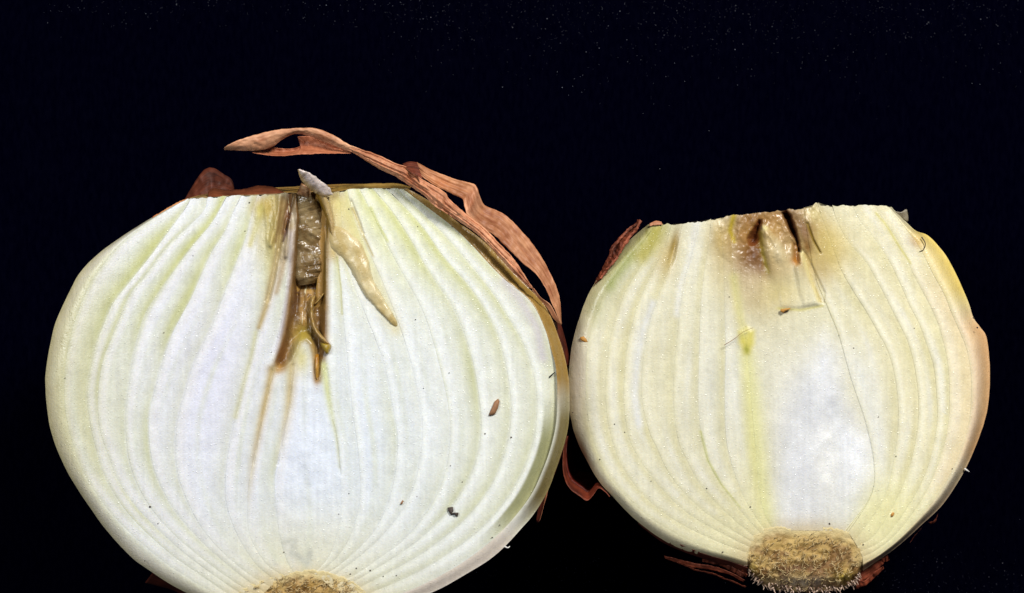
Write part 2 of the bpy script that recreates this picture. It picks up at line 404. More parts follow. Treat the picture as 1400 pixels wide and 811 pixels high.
def cL(X, Y, u, w, v, j, side):
    c = np.zeros(X.shape + (3,)); c[:] = alb((236, 238, 235))
    big = fbm(X * 0.012, Y * 0.008, 90, 3)
    c = mixc(c, sstep(0.3, 0.75, big), (230, 232, 228), 0.6)
    # bluish heart
    c = mixc(c, blob(X, Y, 430, 610, 160, 170), (230, 237, 247), 0.9)
    c = mixc(c, blob(X, Y, 290, 500, 110, 200), (228, 228, 241), 0.9)
    # creamy outer scales
    dl = 1 - sstep(62, 215, X + 0.06 * abs(Y - 520))
    c = mixc(c, dl, (214, 210, 172), 0.85)
    dr = sstep(560, 760, X)
    c = mixc(c, dr, (232, 230, 208), 0.4)
    c = mixc(c, sstep(0.74, 0.97, v), (226, 222, 190), 0.75)
    # right upper quadrant warm cream
    c = mixc(c, blob(X, Y, 530, 300, 120, 70, 35), (246, 246, 214), 0.85)
    # translucent green-yellow inner zone of each scale, just left of the seam
    n = 0.45 + 0.9 * vnoise(v * 7 + j * 5, v * 0 + (0 if side == 'L' else 9), 21)
    wid = np.minimum(0.5 * w, 19)
    g = np.exp(-((1 - u) * w / np.maximum(wid, 1)) ** 2)
    env = sstep(0.02, 0.12, v) * (1 - 0.55 * sstep(0.66, 0.9, v))
    kgr = {'L': 1.0, 'R': .72, 'C': .12}[side] * (1 if j < 5 else .55)
    if side == 'L' and j in (0,): kgr = .5
    g = g * (1 - .5 * np.exp(-((1 - u) * w / 2.5) ** 2)); c = mixc(c, np.exp(-(u * w / 5) ** 2) * .75 * n * env, (208, 209, 168), kgr * .9)
    c = mixc(c, g * n * env, (202, 203, 156), kgr)
    c = mixc(c, g * n * (1 - sstep(0.0, 0.35, v)), (206, 208, 128), 0.75 if side != 'C' else 0)
    if side == 'R': c = mixc(c, np.exp(-((u * w - 5) / 5) ** 2) * env, (248, 250, 246), 0.5)
    else: c = mixc(c, np.exp(-((u * w - 7) / 6) ** 2) * env, (236, 234, 234), 0.6)
    c = mixc(c, dl ** 1.5, (204, 198, 156), 0.55)  # creamy outer left toned down again, painting in weaker side light
    # second faint vein inside wide scales
    vn = np.exp(-((u - 0.45 - 0.08 * np.sin(v * 9)) * w / 4.5) ** 2) * (w > 26) * vnoise(v * 9, v * 0 + j, 33)
    c = mixc(c, vn, (216, 219, 196), 0.6)
    st = fbm(X * 0.35 + 3, v * 14, 101, 3)
    c = c * (0.965 + 0.07 * st[..., None])
    # ---- blemishes by the neck
    c = mixc(c, blob(X, Y, 364, 284, 21, 18, 10, 3), (176, 148, 56), 1)
    c = mixc(c, blob(X, Y, 372, 318, 22, 42, 8, 2), (200, 182, 112), .85)
    c = mixc(c, stroke(X, Y, [(355,285),(350,310),(342,335)], 7, 4), (210, 200, 120), 0.7)
    c = mixc(c, stroke(X, Y, [(378,268),(376,300),(372,330)], 7, 5), (186, 164, 92), 0.8)
    c = mixc(c, stroke(X, Y, [(388,280),(384,310),(380,345),(372,385),(364,418),(354,448)], 12, 4), (184, 160, 100), 0.9)
    c = mixc(c, stroke(X, Y, [(398,266),(394,288),(388,318)], 10, 5), (128, 88, 50), 1)
    c = mixc(c, stroke(X, Y, [(386,270),(382,300),(377,330)], 3, 2), (132, 98, 50), .7)
    c = mixc(c, stroke(X, Y, [(397,310),(392,340),(386,370),(378,400)], 7, 4), (172, 142, 92), .7)
    c = mixc(c, stroke(X, Y, [(405,262),(398,285),(392,315),(387,330)], 3, 2), (74, 34, 12), 0.9)
    c = mixc(c, stroke(X, Y, [(350,455),(343,490),(333,525),(322,570)], 3.5, 4), (204, 200, 150), 0.7)
    c = mixc(c, stroke(X, Y, [(400,320),(399,360),(394,405),(387,445),(378,480)], 6, 5), (206, 200, 218), 0.6)
    c = mixc(c, stroke(X, Y, [(401,350),(399,375),(396,400),(391,430),(386,460)], 4.5, 3.5), (138, 126, 142), 0.8)  # grey-purple shading painted along the lip's right edge
    c = mixc(c, stroke(X, Y, [(456,272),(455,300),(456,345)], 17, 13), (200, 174, 112), 0.95)
    c = mixc(c, stroke(X, Y, [(466,280),(476,300),(486,330),(490,350)], 12, 8), (226, 214, 138), 0.8)
    c = mixc(c, stroke(X, Y, [(482,285),(490,303),(497,322),(510,350)], 2.5, 1.5), (168, 146, 60), 0.8)
    c = mixc(c, stroke(X, Y, [(507,285),(516,305),(530,330)], 3, 2), (206, 208, 130), 0.8)
    c = mixc(c, stroke(X, Y, [(461,352),(466,392),(468,430)], 1.6, 1.2), (200, 196, 130), 0.8)
    c = mixc(c, stroke(X, Y, [(462,310),(480,335),(500,375),(525,420),(541,450)], 24, 10), (220, 208, 156), 0.6)
    # cavity floor
    d = inside(X, Y, CAV)
    m = sstep(-4.5, 2.5, d)
    c = mixc(c, sstep(-9, -1, d), (178, 152, 104), 0.6)
    c = mixc(c, m, (116, 84, 42), 1.0)
    c = mixc(c, m * sstep(.4, .65, fbm(X * .16, Y * .05, 38, 3)) * sstep(380, 400, Y), (172, 134, 76), .8)
    c = mixc(c, m * stroke(X, Y, [(404,400),(398,430),(392,455),(384,488)], 7, 7), (100, 64, 32), .8)
    c = mixc(c, m * sstep(425, 446, X) * (1 - sstep(380, 440, Y)), (140, 108, 36), 0.9)
    c = mixc(c, m * blob(X, Y, 414, 462, 11, 17), (168, 142, 40), 1)
    c = mixc(c, m * blob(X, Y, 385, 485, 9, 22, 20), (122, 78, 34), 1)
    c = mixc(c, m * blob(X, Y, 430, 398, 6, 14), (84, 48, 10), 1)
    c = mixc(c, blob(X, Y, 380, 505, 12, 7), (190, 146, 78), 0.8)
    c = mixc(c, blob(X, Y, 433, 512, 4.5, 14), (170, 120, 36), 1.0)
    c = mixc(c, blob(X, Y, 412, 490, 12, 22), (214, 204, 140), 0.9)
    c = mixc(c, stroke(X, Y, [(372,505),(365,540),(356,580),(346,630),(341,665),(339,705)], 6, 5, fade=1), (198, 176, 124), 0.95)
    c = mixc(c, stroke(X, Y, [(400,498),(395,550),(388,592),(379,635)], 7, 5, fade=.9), (206, 188, 140), 0.9)
    c = mixc(c, stroke(X, Y, [(443,500),(447,530),(452,560),(460,598),(465,645)], 6, 3, fade=.9), (214, 216, 152), 0.85)
    c = mixc(c, stroke(X, Y, [(455,575),(460,598),(464,640)], 1.2, 1.0), (170, 164, 100), 0.5)
    # olive outer scale at the right rim; shade painted into lens and band
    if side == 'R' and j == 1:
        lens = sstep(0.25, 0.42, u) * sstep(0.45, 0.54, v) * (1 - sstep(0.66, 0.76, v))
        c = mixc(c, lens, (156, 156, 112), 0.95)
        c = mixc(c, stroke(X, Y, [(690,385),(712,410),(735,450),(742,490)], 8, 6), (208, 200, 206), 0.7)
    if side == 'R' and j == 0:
        c = mixc(c, 1 - sstep(0.42, 0.50, v), (158, 124, 60), 1)  # golden skin, with the shadow of the strip above painted in
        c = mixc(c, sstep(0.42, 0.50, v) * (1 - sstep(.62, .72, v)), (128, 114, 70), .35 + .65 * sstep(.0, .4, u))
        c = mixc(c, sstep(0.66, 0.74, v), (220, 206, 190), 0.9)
    if side == 'L' and j == 0: c = mixc(c, 1 - u, (196, 180, 124), 0.7)
    # base
    c = mixc(c, blob(X, Y + 7 * (fbm(X * .07, Y * .07, 61) - .5), 412, 835, 105, 56, 0, 5), (214, 190, 134), .95)
    c = mixc(c, stroke(X, Y, [(388,742),(402,738),(400,755),(420,770),(424,755)], 5, 5), (202, 202, 188), 0.8)
    return np.clip(c, 0.002, 0.9)
def sideL(v, ph, j): return alb((172, 132, 66))
onionL = thing('onion_half', 'larger white onion half with a brown rotten streak and a curled strip of copper skin', 'onion', (*at(420, 560, H1)[:2], 0.0), 'cut onion halves side by side')
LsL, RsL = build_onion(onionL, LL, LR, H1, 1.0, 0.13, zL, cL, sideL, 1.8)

# ---- right onion
RL = [
 [(888,307),(875,316),(852,337),(836,359),(819,379),(803,406),(790,440),(782,470),(778,504),(777,536),(780,570),(788,600),(802,630),(820,660),(844,686),(868,710),(900,734),(930,750),(965,761),(1000,769),(1022,776)],
 [(896,307),(880,330),(855,360),(830,395),(815,430),(805,465),(801,500),(801,540),(806,580),(816,615),(832,648),(856,678),(885,705),(920,727),(960,746),(1000,759),(1022,766)],
 [(907,307),(892,340),(872,370),(855,400),(842,435),(833,470),(829,505),(828,545),(833,585),(843,620),(860,652),(885,682),(915,706),(950,726),(985,742),(1022,756)],
 [(918,307),(908,340),(892,372),(875,410),(864,445),(857,480),(854,515),(853,550),(859,595),(873,626),(890,650),(912,676),(940,701),(970,720),(1000,736),(1025,748)],
 [(933,306),(925,340),(908,385),(893,425),(884,460),(880,490),(877,520),(878,550),(888,590),(898,612),(912,642),(932,670),(960,697),(990,718),(1028,741)],
 [(955,303),(948,340),(937,380),(930,420),(926,460),(922,500),(921,550),(927,600),(940,630),(956,660),(980,688),(1005,712),(1033,735)],
 [(972,301),(968,340),(962,380),(958,420),(956,480),(955,550),(960,600),(969,632),(986,662),(1010,695),(1040,730)],
 [(986,298),(988,340),(990,380),(991,430),(992,480),(991,540),(993,600),(1002,640),(1015,675),(1030,702),(1048,727)],
 [(1004,294),(1001,330),(1004,380),(1012,430),(1022,480),(1026,530),(1030,580),(1034,620),(1038,670),(1045,702),(1058,725)],
]
_Ec = [(1100,285),(1106,330),(1116,380),(1132,420),(1148,460),(1165,520),(1185,580),(1196,640),(1190,680),(1160,728)]
RR = [
 [(1219,284),(1240,305),(1253,316),(1270,323),(1291,346),(1305,370),(1323,410),(1331,434),(1340,447),(1349,461),(1353,493),(1353,530),(1348,566),(1338,598),(1324,632),(1310,658),(1287,692),(1259,719),(1225,749),(1196,769),(1180,780)],
 [(1212,281),(1235,309),(1250,328),(1262,347),(1276,375),(1291,402),(1300,425),(1310,448),(1321,475),(1327,507),(1328,535),(1325,575),(1310,625),(1283,675),(1240,725),(1205,755),(1180,769)],
 [(1195,281),(1212,306),(1231,334),(1249,375),(1265,405),(1280,436),(1290,468),(1296,498),(1298,530),(1297,575),(1286,625),(1262,680),(1225,730),(1195,754),(1179,761)],
 [(1166,281),(1175,300),(1195,325),(1215,355),(1232,390),(1244,418),(1258,445),(1267,471),(1276,498),(1280,530),(1281,580),(1268,640),(1243,690),(1208,737),(1176,754)],
 [(1138,282),(1144,300),(1156,324),(1169,341),(1185,359),(1197,380),(1210,404),(1224,432),(1239,462),(1247,486),(1253,516),(1256,550),(1254,590),(1243,640),(1222,690),(1195,732),(1172,747)],
 [(1118,283),(1125,300),(1136,330),(1150,368),(1165,395),(1184,425),(1201,455),(1216,485),(1226,530),(1228,580),(1220,640),(1205,688),(1168,740)],
 _Ec,
 [(x - .6, y) for x, y in _Ec[:-1]] + [(1157,727)],
 [(x - 1.2, y) for x, y in _Ec[:-1]] + [(1154,726)],
]
CAV1 = [(1020,326),(1028,314),(1037,300),(1042,300),(1041,316),(1040,328),(1032,336),(1024,336)]
CAV2 = [(1069,291),(1076,287),(1082,294),(1086,305),(1090,318),(1093,330),(1096,345),(1091,346),(1087,328),(1082,322),(1076,310)]
CAV3 = [(1082,328),(1091,333),(1095,350),(1094,362),(1088,364),(1083,352)]
def zR(X, Y, u, w, v, j, side):
    z = 0 * X
    for P_, dp, wd in ((CAV1, .0026, 8), (CAV2, .0040, 6), (CAV3, .0012, 7)):
        z -= dp * sstep(-1.5, wd, inside(X, Y, P_) + 2.2 * (fbm(X * .25, Y * .25, 19, 2) - .5))
    z -= 0.0007 * blob(X, Y, 1028, 345, 20, 34)
    z -= 0.0005 * stroke(X, Y, [(1104,306),(1112,328),(1122,346)], 1.8, 1)
    z -= 0.0004 * sstep(0, 3, inside(X, Y, [(1094,335),(1104,345),(1130,400),(1128,418),(1119,412),(1108,385),(1099,360)]))
    z -= 0.0006 * blob(X, Y, 1003, 318, 5, 26, 8)
    f1 = inside(X, Y, [(1039,318),(1043,309),(1050,309),(1063,324),(1075,345),(1083,370),(1089,398),(1092,424),(1066,424),(1060,400),(1050,376),(1043,348)])
    z += 0.0010 * sstep(-3, 9, f1) * (1 - sstep(335, 400, Y)) ** .8 * (1 - .35 * sstep(1050, 1085, X))
    f2 = inside(X, Y, [(1085,366),(1094,340),(1103,360),(1112,390),(1121,417),(1098,420),(1090,395)])
    z += 0.0006 * sstep(-2, 6, f2) * (1 - .5 * sstep(370, 416, Y))
    neck = blob(X, Y, 1045, 318, 60, 45, 0, 4)
    z += 0.0010 * neck * (fbm(X * .09, Y * .06, 12, 3) - .5) + .0004 * blob(X, Y, 1113, 292, 14, 14) * (fbm(X * .25, Y * .25, 15, 3) - .2) + .0003 * neck * (fbm(X * .3, Y * .3, 13, 2) - .5)
    f3 = inside(X, Y, [(1082,287),(1100,284),(1112,300),(1118,325),(1122,350),(1104,352),(1095,330),(1087,305)])
    z += 0.0006 * sstep(-4, 9, f3) * (1 - sstep(310, 350, Y))
    # lens tip of a scale near the neck
    z += 0.0002 * sstep(-2, 6, inside(X, Y, [(968,305),(982,300),(994,312),(1002,335),(1003,362),(985,350),(972,330)]))
    z -= 0.0007 * blob(X, Y, 921, 340, 4, 26, 12)
    # knife step under the neck
    z += 0.00022 * sstep(-1, 4, inside(X, Y, [(1064,380),(1118,380),(1121,418),(1095,422),(1066,421)])) * sstep(385, 415, Y)
    z += 0.0002 * sstep(-4, 8, inside(X, Y, [(1009,453),(1020,446),(1032,452),(1032,470),(1024,485),(1018,484),(1010,468)]))
    # sheen dents on the heart
    d = inside(X, Y, [(1128,548),(1148,545),(1158,580),(1158,640),(1140,668),(1120,640),(1118,600)])
    z -= 0.0005 * sstep(-8, 12, d) * fbm(X * .03, Y * .03, 8)
    z += 0.0009 * (fbm(X * .022, Y * .012, 18, 2) - .5) * blob(X, Y, 1120, 610, 70, 110) * 2
    if side == 'R' and j < 5: z += 0.00008 * np.exp(-((u * w - 4) / 5) ** 2) * sstep(.1, .25, v) * (1 - sstep(.55, .8, v))
    if side == 'R' and j == 0: z -= 0.0026 * sstep(0.1, 1, u) ** 1.5
    if side == 'L' and j == 0: z -= 0.0018 * (1 - u) ** 2
    return z
def cR(X, Y, u, w, v, j, side):
    c = np.zeros(X.shape + (3,)); c[:] = alb((228, 223, 194))
    big = fbm(X * 0.014, Y * 0.008, 190, 3)
    c = mixc(c, sstep(0.3, 0.75, big), (219, 213, 180), 0.7)
    c = mixc(c, sstep(1120, 1290, X - 0.15 * (Y - 500)), (240, 230, 188), 0.85)
    # white heart
    heart = sstep(-26, 34, inside(X, Y, [(1064,732),(1060,660),(1066,590),(1080,530),(1104,478),(1126,455),(1150,480),(1160,540),(1192,600),(1198,655),(1180,705),(1160,730)]))
    c = mixc(c, heart * (.75 + .5 * fbm(X * .03, Y * .015, 55)), (232, 233, 236), 0.85)
    if side == 'R' and j >= 5: c = mixc(c, np.exp(-((X - 1150 - .25 * (Y - 480)) / 40) ** 2) * sstep(440, 520, Y) * (1 - sstep(660, 730, Y)), (236, 238, 238), .75)
    c = mixc(c, blob(X, Y, 1085, 600, 30, 110, -6), (219, 220, 224), .6)
    c = mixc(c, blob(X, Y, 990, 520, 45, 90), (222, 222, 214), 0.7)
    hd = -6 + inside(X, Y, [(1120,545),(1142,530),(1150,580),(1190,600),(1196,650),(1175,700),(1150,720),(1152,640),(1148,600)])
    c = mixc(c, sstep(-20, 20, hd), (240, 242, 247), 0.6)
    n = 0.4 + 0.9 * vnoise(v * 7 + j * 3, v * 0 + (0 if side == 'L' else 9), 121)
    wid = np.minimum(0.45 * w, 14)
    g = np.exp(-((1 - u) * w / np.maximum(wid, 1)) ** 2)
    env = sstep(0.03, 0.15, v) * (1 - 0.4 * sstep(0.7, 0.95, v))
    k_ = {'L': .62, 'R': .66, 'C': .05}[side]
    g = g * (1 - .4 * np.exp(-((1 - u) * w / 2.5) ** 2))
    c = mixc(c, np.exp(-(u * w / 5) ** 2) * .7 * n * env, (214, 206, 156), k_ * (j < 6))
    c = mixc(c, g * n * env, (212, 204, 154), k_)
    c = mixc(c, np.exp(-((u * w - 6) / 5) ** 2) * env, (246, 242, 222), (0.55 if j < 6 else 0) if side == 'R' else 0.35)
    vn = np.exp(-((u - 0.5 - 0.1 * np.sin(v * 8 + j)) * w / 5) ** 2) * (w > 18) * vnoise(v * 9, v * 0 + j, 133)
    c = mixc(c, vn, (236, 234, 222), 0.6 * (side != 'C'))
    # white ridges of the left flank
    c = mixc(c, stroke(X, Y, [(952,305),(945,345),(930,390),(925,430)], 7, 5), (232, 230, 220), 0.8)
    c = mixc(c, stroke(X, Y, [(892,415),(880,450),(872,490),(868,540),(874,580)], 6, 6), (226, 226, 222), 0.8)
    # yellow axis
    c = mixc(c, stroke(X, Y, [(1022,485),(1028,540),(1033,600),(1040,670),(1046,715)], 12, 16), (224, 220, 148), 0.75)
    c = mixc(c, stroke(X, Y, [(958,590),(968,630),(986,662),(1012,694)], 2.0, 1.6), (190, 190, 110), 0.75)
    c = mixc(c, sstep(0.72, 0.96, v), (226, 218, 168), 0.6 * (side != 'C'))
    c = mixc(c, blob(X, Y, 1210, 700, 55, 45, -45), (240, 234, 176), 0.8)
    gs = .55 + .75 * fbm(X * .3 - Y * .12, v * 6, 66, 3)
    # green shoulder at the left of the neck
    c = mixc(c, stroke(X, Y, [(884,318),(858,344),(838,370),(822,400),(810,432)], 24, 18, fade=.6) * gs, (158, 160, 92), 0.95)
    c = mixc(c, stroke(X, Y, [(856,352),(845,370),(834,390)], 11, 9) * gs, (144, 156, 76), 0.6)
    c = mixc(c, stroke(X, Y, [(825,375),(812,400),(804,425)], 9, 8) * gs, (156, 156, 112), 0.7)
    c = mixc(c, stroke(X, Y, [(900,312),(890,335),(878,350)], 15, 12), (184, 174, 84), 0.85)
    c = mixc(c, blob(X, Y, 921, 338, 6, 24, 14), (150, 118, 30), 0.95)
    c = mixc(c, blob(X, Y, 912, 352, 14, 28, 14), (196, 172, 104), 0.75)
    c = mixc(c, blob(X, Y, 985, 330, 17, 34), (188, 162, 88), 0.9)
    c = mixc(c, blob(X, Y, 985, 370, 20, 36), (212, 198, 150), 0.6)
    # rot at the neck
    c = mixc(c, blob(X, Y, 1045, 395, 46, 60), (206, 192, 142), .7)
    c = mixc(c, blob(X, Y, 1042, 325, 52, 58, 0, 3), (174, 132, 64), 0.95)
    c = mixc(c, blob(X, Y, 1112, 335, 34, 55, -15, 4), (190, 160, 88), 0.85)
    c = mixc(c, blob(X, Y, 1140, 335, 26, 40, -25), (212, 190, 116), 0.8)
    c = mixc(c, blob(X, Y, 1030, 300, 26, 12), (150, 106, 54), 0.85)
    c = mixc(c, blob(X, Y, 1060, 298, 16, 14), (168, 124, 70), 0.8)
    c = mixc(c, blob(X, Y, 1032, 350, 26, 50, 0), (148, 104, 48), 0.9)
    c = mixc(c, blob(X, Y, 1030, 352, 15, 32, 0), (112, 68, 28), 0.95)
    c = mixc(c, blob(X, Y, 1082, 300, 16, 30, 0), (146, 100, 58), 0.7)
    c = mixc(c, blob(X, Y, 1105, 300, 14, 30, 0), (156, 120, 76), 0.7)
    c = mixc(c, blob(X, Y, 1038, 368, 8, 9), (118, 66, 20), 0.85)
    c = mixc(c, sstep(-2, 2, inside(X, Y, CAV1)), (124, 64, 30), 1)
    c = mixc(c, sstep(-3, 3, inside(X, Y, CAV2)), (96, 46, 18), 1)
    c = mixc(c, sstep(-4, 5, inside(X, Y, CAV3)), (156, 108, 52), .9)
    c = mixc(c, blob(X, Y, 1087, 356, 6, 6), (172, 112, 34), 0.9)
    c = mixc(c, blob(X, Y, 1100, 315, 8, 22, -15), (136, 98, 70), 0.8)
    c = mixc(c, blob(X, Y, 1104, 338, 5, 10, -15), (128, 84, 34), 0.8)
    c = mixc(c, stroke(X, Y, [(1104,306),(1112,328),(1122,346)], 2.2, 1.2), (140, 112, 18), 0.9)
    c = mixc(c, stroke(X, Y, [(1003,295),(998,315),(1004,330)], 4, 3), (188, 164, 44), 0.9)
    c = mixc(c, stroke(X, Y, [(1098,350),(1110,385),(1122,412)], 3, 2), (186, 160, 74), 0.8)  # shadow cast by the fin, painted along its right side
    c = mixc(c, blob(X, Y, 1060, 400, 42, 22), (208, 192, 134), 0.85)
    c = mixc(c, blob(X, Y, 1028, 395, 20, 26), (202, 184, 146), 0.7)
    c = mixc(c, stroke(X, Y, [(1064,422),(1095,424),(1124,418)], 2, 2), (206, 196, 120), 0.8)
    c = mixc(c, sstep(-2, 4, f1 := inside(X, Y, [(1039,318),(1043,309),(1050,309),(1063,324),(1075,345),(1083,370),(1089,398),(1092,424),(1066,424),(1060,400),(1050,376),(1043,348)])) * (1 - sstep(340, 400, Y)), (204, 182, 128), 0.75)
    c = mixc(c, stroke(X, Y, [(1040,318),(1043,345),(1050,372)], 3.5, 3), (160, 140, 48), 0.8)
    c = mixc(c, blob(X, Y, 1046, 312, 5, 4), (230, 220, 160), 0.9)
    c = mixc(c, blob(X, Y, 1064, 342, 9, 20, -12), (214, 198, 158), 0.8)
    c = mixc(c, stroke(X, Y, [(1096,345),(1106,376),(1119,412)], 2.5, 2), (236, 222, 164), .9)  # lit edge of the fin, painted bright
    c = mixc(c, blob(X, Y, 1113, 292, 13, 13), (214, 198, 138), .8)
    c = mixc(c, blob(X, Y, 1063, 312, 13, 14), (184, 146, 84), 0.7)
    c = mixc(c, blob(X, Y, 1018, 322, 9, 12), (174, 128, 66), 0.7)
    yb = inside(X, Y, [(1009,453),(1020,446),(1032,452),(1032,470),(1024,485),(1018,484),(1010,468)])
    c = mixc(c, sstep(-5, 6, yb), (218, 206, 104), .95)
    c = mixc(c, blob(X, Y, 1021, 478, 4, 6), (158, 158, 56), 0.8)
    c = mixc(c, stroke(X, Y, [(1003,380),(1012,430),(1018,455)], 7, 6), (216, 208, 140), 0.7)
    c = mixc(c, blob(X, Y, 1254, 330, 12, 9, 40), (196, 158, 110), 0.8)
    c = mixc(c, stroke(X, Y, [(1198,292),(1212,308),(1228,335),(1245,360)], 1.8, 1.4), (206, 196, 100), 0.7)
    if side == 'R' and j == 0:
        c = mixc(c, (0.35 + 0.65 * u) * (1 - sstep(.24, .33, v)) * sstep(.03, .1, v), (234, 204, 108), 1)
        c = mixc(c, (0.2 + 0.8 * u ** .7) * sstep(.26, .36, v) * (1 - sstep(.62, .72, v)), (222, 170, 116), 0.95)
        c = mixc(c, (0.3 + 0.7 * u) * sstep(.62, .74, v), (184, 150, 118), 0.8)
    if side == 'R' and j == 1:
        c = mixc(c, (0.3 + .5 * u) * sstep(.1, .3, v) * (1 - sstep(.7, .8, v)), (238, 214, 172), 0.8)
    if side == 'L' and j == 0:
        c = mixc(c, (1 - u), (206, 190, 140), 0.7)
        c = mixc(c, blob(X, Y, 792, 510, 16, 60), (214, 202, 190), 0.6)
    st = fbm(X * 0.35 + 3, v * 14, 141, 3)
    c = c * (0.965 + 0.07 * st[..., None])
    c = mixc(c, blob(X, Y + 7 * (fbm(X * .07, Y * .07, 61) - .5), 1100, 785, 104, 72, 0, 6), (206, 182, 132), .95)
    return np.clip(c, 0.002, 0.9)
def sideR(v, ph, j):
    k = np.exp(-v * 30)[:, None, None]; return alb((186, 136, 72)) * (1 - k) + alb((214, 204, 160)) * k
onionR = thing('onion_half', 'smaller yellowish onion half with a green tinged shoulder and fuzzy tan root plate', 'onion', (*at(1070, 530, H2)[:2], 0.0), 'cut onion halves side by side')
LsR, RsR = build_onion(onionR, RL, RR, H2, 1.0, -0.02, zR, cR, sideR, 1.8)

# ------------------------------------------------------------------ ribbons: peels, flaps, rot
def ribbon(name, A, B, mat, parent, H, nu=14, nv=60, thick=0.00016, dome=0, wr=0, wf=(0.25, 0.12), tint=None, seed=0, ragged=0, crease=None, under=None, sink=0.0):
    """sheet between two traced edges; A, B = lists of (x, y, z_mm over the cut face)"""
    a = spline(A, nv); b = spline(B, nv)
    if ragged:
        t = np.arange(nv)
        for e, s in ((a, 1), (b, 2)):
            k = (fbm(t * 0.45, t * 0, seed + s, 3) - .5) * ragged
            e[:, 0] += k; e[:, 1] += (fbm(t * 0.5, t * 0 + 5, seed + s, 3) - .5) * ragged
    u = np.linspace(0, 1, nu)[None, :, None]
    P = a[:, None] * (1 - u) + b[:, None] * u
    X, Y, Z = P[..., 0], P[..., 1], P[..., 2] / 1000.0
    uu = u[..., 0] + 0 * X; vv = np.linspace(0, 1, nv)[:, None] + 0 * X
    Z = Z + dome * np.sin(np.pi * uu) * np.sin(np.pi * np.clip(vv * 1.0, 0, 1)) ** 0.3
    Z = Z + wr * (fbm(X * wf[0] + seed, Y * wf[1] + seed, seed, 3) - 0.5)
    if crease is not None: Z = Z + crease(uu, vv, X, Y)
    Z = Z - sink * (np.abs(2 * uu - 1) ** 5 + np.abs(2 * vv - 1) ** 12)
    W = at(X, Y, H + Z)
    W2 = W.copy(); W2[..., 2] -= (thick if under is None else under * np.sin(np.pi * np.clip(uu, 0.02, 0.98)) + 0.0001)
    c = np.ones(X.shape + (3,)) if tint is None else tint(uu, vv, X, Y)
    if mat is M_peel: c = c * (1 + .3 * np.abs(2 * uu - 1) ** 10)[..., None]
    n = nu; V = np.concatenate([W.reshape(-1, 3), W2.reshape(-1, 3)])
    if parent is not None: V = V - np.array(parent.location)
    off = nu * nv
    i = (np.arange(nv - 1)[:, None] * n + np.arange(n - 1)[None]).ravel()
    F = [np.stack([i, i + 1, i + n + 1, i + n], -1), np.stack([i + off, i + n + off, i + n + 1 + off, i + 1 + off], -1)]
    e = np.arange(nv - 1) * n
    F.append(np.stack([e, e + n, e + n + off, e + off], -1))
    e = e + n - 1; F.append(np.stack([e, e + off, e + n + off, e + n], -1))
    e = np.arange(n - 1); F.append(np.stack([e, e + off, e + 1 + off, e + 1], -1))
    e = e + (nv - 1) * n; F.append(np.stack([e, e + 1, e + 1 + off, e + off], -1))
    length = np.linalg.norm(np.diff((a + b) / 2, axis=0)[:, :2], axis=1).sum()
    wdt = np.linalg.norm((b - a)[:, :2], axis=1).mean()
    uv = np.stack([uu * wdt * 0.30 + seed, vv * length * 0.025, 0 * uu], -1).reshape(-1, 3)
    cc = c.reshape(-1, 3)
    return link(name, V, np.concatenate(F), mat, parent, np.r_[cc, cc], np.r_[uv, uv])
def join_ribbons(name, obs, label=None):
    """several sheets of the same torn skin -> one mesh"""
    vs, fs, cs, us = [], [], [], []; off = 0
    for o in obs:
        me = o.data; n = len(me.vertices)
        v = np.empty(n * 3, np.float32); me.vertices.foreach_get('co', v); vs.append(v.reshape(-1, 3))
        f = np.empty(len(me.loops), np.int32); me.loops.foreach_get('vertex_index', f); fs.append(f.reshape(-1, 4) + off)
        c = np.empty(n * 4, np.float32); me.color_attributes['tint'].data.foreach_get('color', c); cs.append(c.reshape(-1, 4)[:, :3])
        u = np.empty(n * 3, np.float32); me.attributes['fibre'].data.foreach_get('vector', u); us.append(u.reshape(-1, 3))
        off += n
    parent = obs[0].parent; mat = obs[0].data.materials[0]
    for o in obs: me = o.data; bpy.data.objects.remove(o); bpy.data.meshes.remove(me)
    r = link(name, np.concatenate(vs), np.concatenate(fs), mat, parent, np.concatenate(cs), np.concatenate(us))
    if label: r['label'] = label
    return r
def Z(pts, z0, z1=None):
    z1 = z0 if z1 is None else z1
    n = len(pts) - 1
    return [(x, y, z0 + (z1 - z0) * i / n) for i, (x, y) in enumerate(pts)]
def T(r, g, b, noise=0.0):
    def f(u, v, X, Y):
        c = np.ones(X.shape + (3,)) * np.array([r, g, b])
        if noise: c = c * (1 + noise * .6 * (fbm(X * .12, Y * .12, 77) - .5))[..., None]
        return c
    return f
# long curled strip
tA = [(306,202),(320,194),(347,185),(371,179),(395,176),(425,175),(440,178),(460,187),(474,196),(490,203)]
bA = [(306,205),(325,206),(352,206),(372,201),(386,191),(404,183),(425,187),(448,196),(466,203),(482,208)]
s1 = ribbon('dry_skin', Z(tA, 6, 5), Z(bA, 4.5, 4.5), M_peel, onionL, H1, dome=0.0006, wr=0.0006, seed=3, ragged=1.2, nv=80, wf=(.3, .3), tint=T(.92, .88, .85, .5))
tB = [(350,200),(372,201),(383,203),(401,203),(410,200),(417,194),(407,187),(425,187),(450,197),(480,206)]
bB = [(345,209),(357,211),(374,213),(388,213),(401,212),(412,211),(424,211),(436,210),(455,210),(480,210)]
s2 = ribbon('dry_skin', Z(tB, 2, 3.5), Z(bB, 4, 4.5), M_peel, onionL, H1, dome=-0.001, wr=0.0007, seed=5, ragged=1.0, nv=80, wf=(.3, .3), tint=T(.72, .48, .40, .6))  # lower strand, its tint darkened to paint in shade
tC = [(474,197),(490,203),(515,211),(540,223),(554,227),(563,233),(577,245),(594,254),(609,264),(614,272),(636,291),(652,303),(664,313),(680,330),(704,356),(728,393),(734,400)]
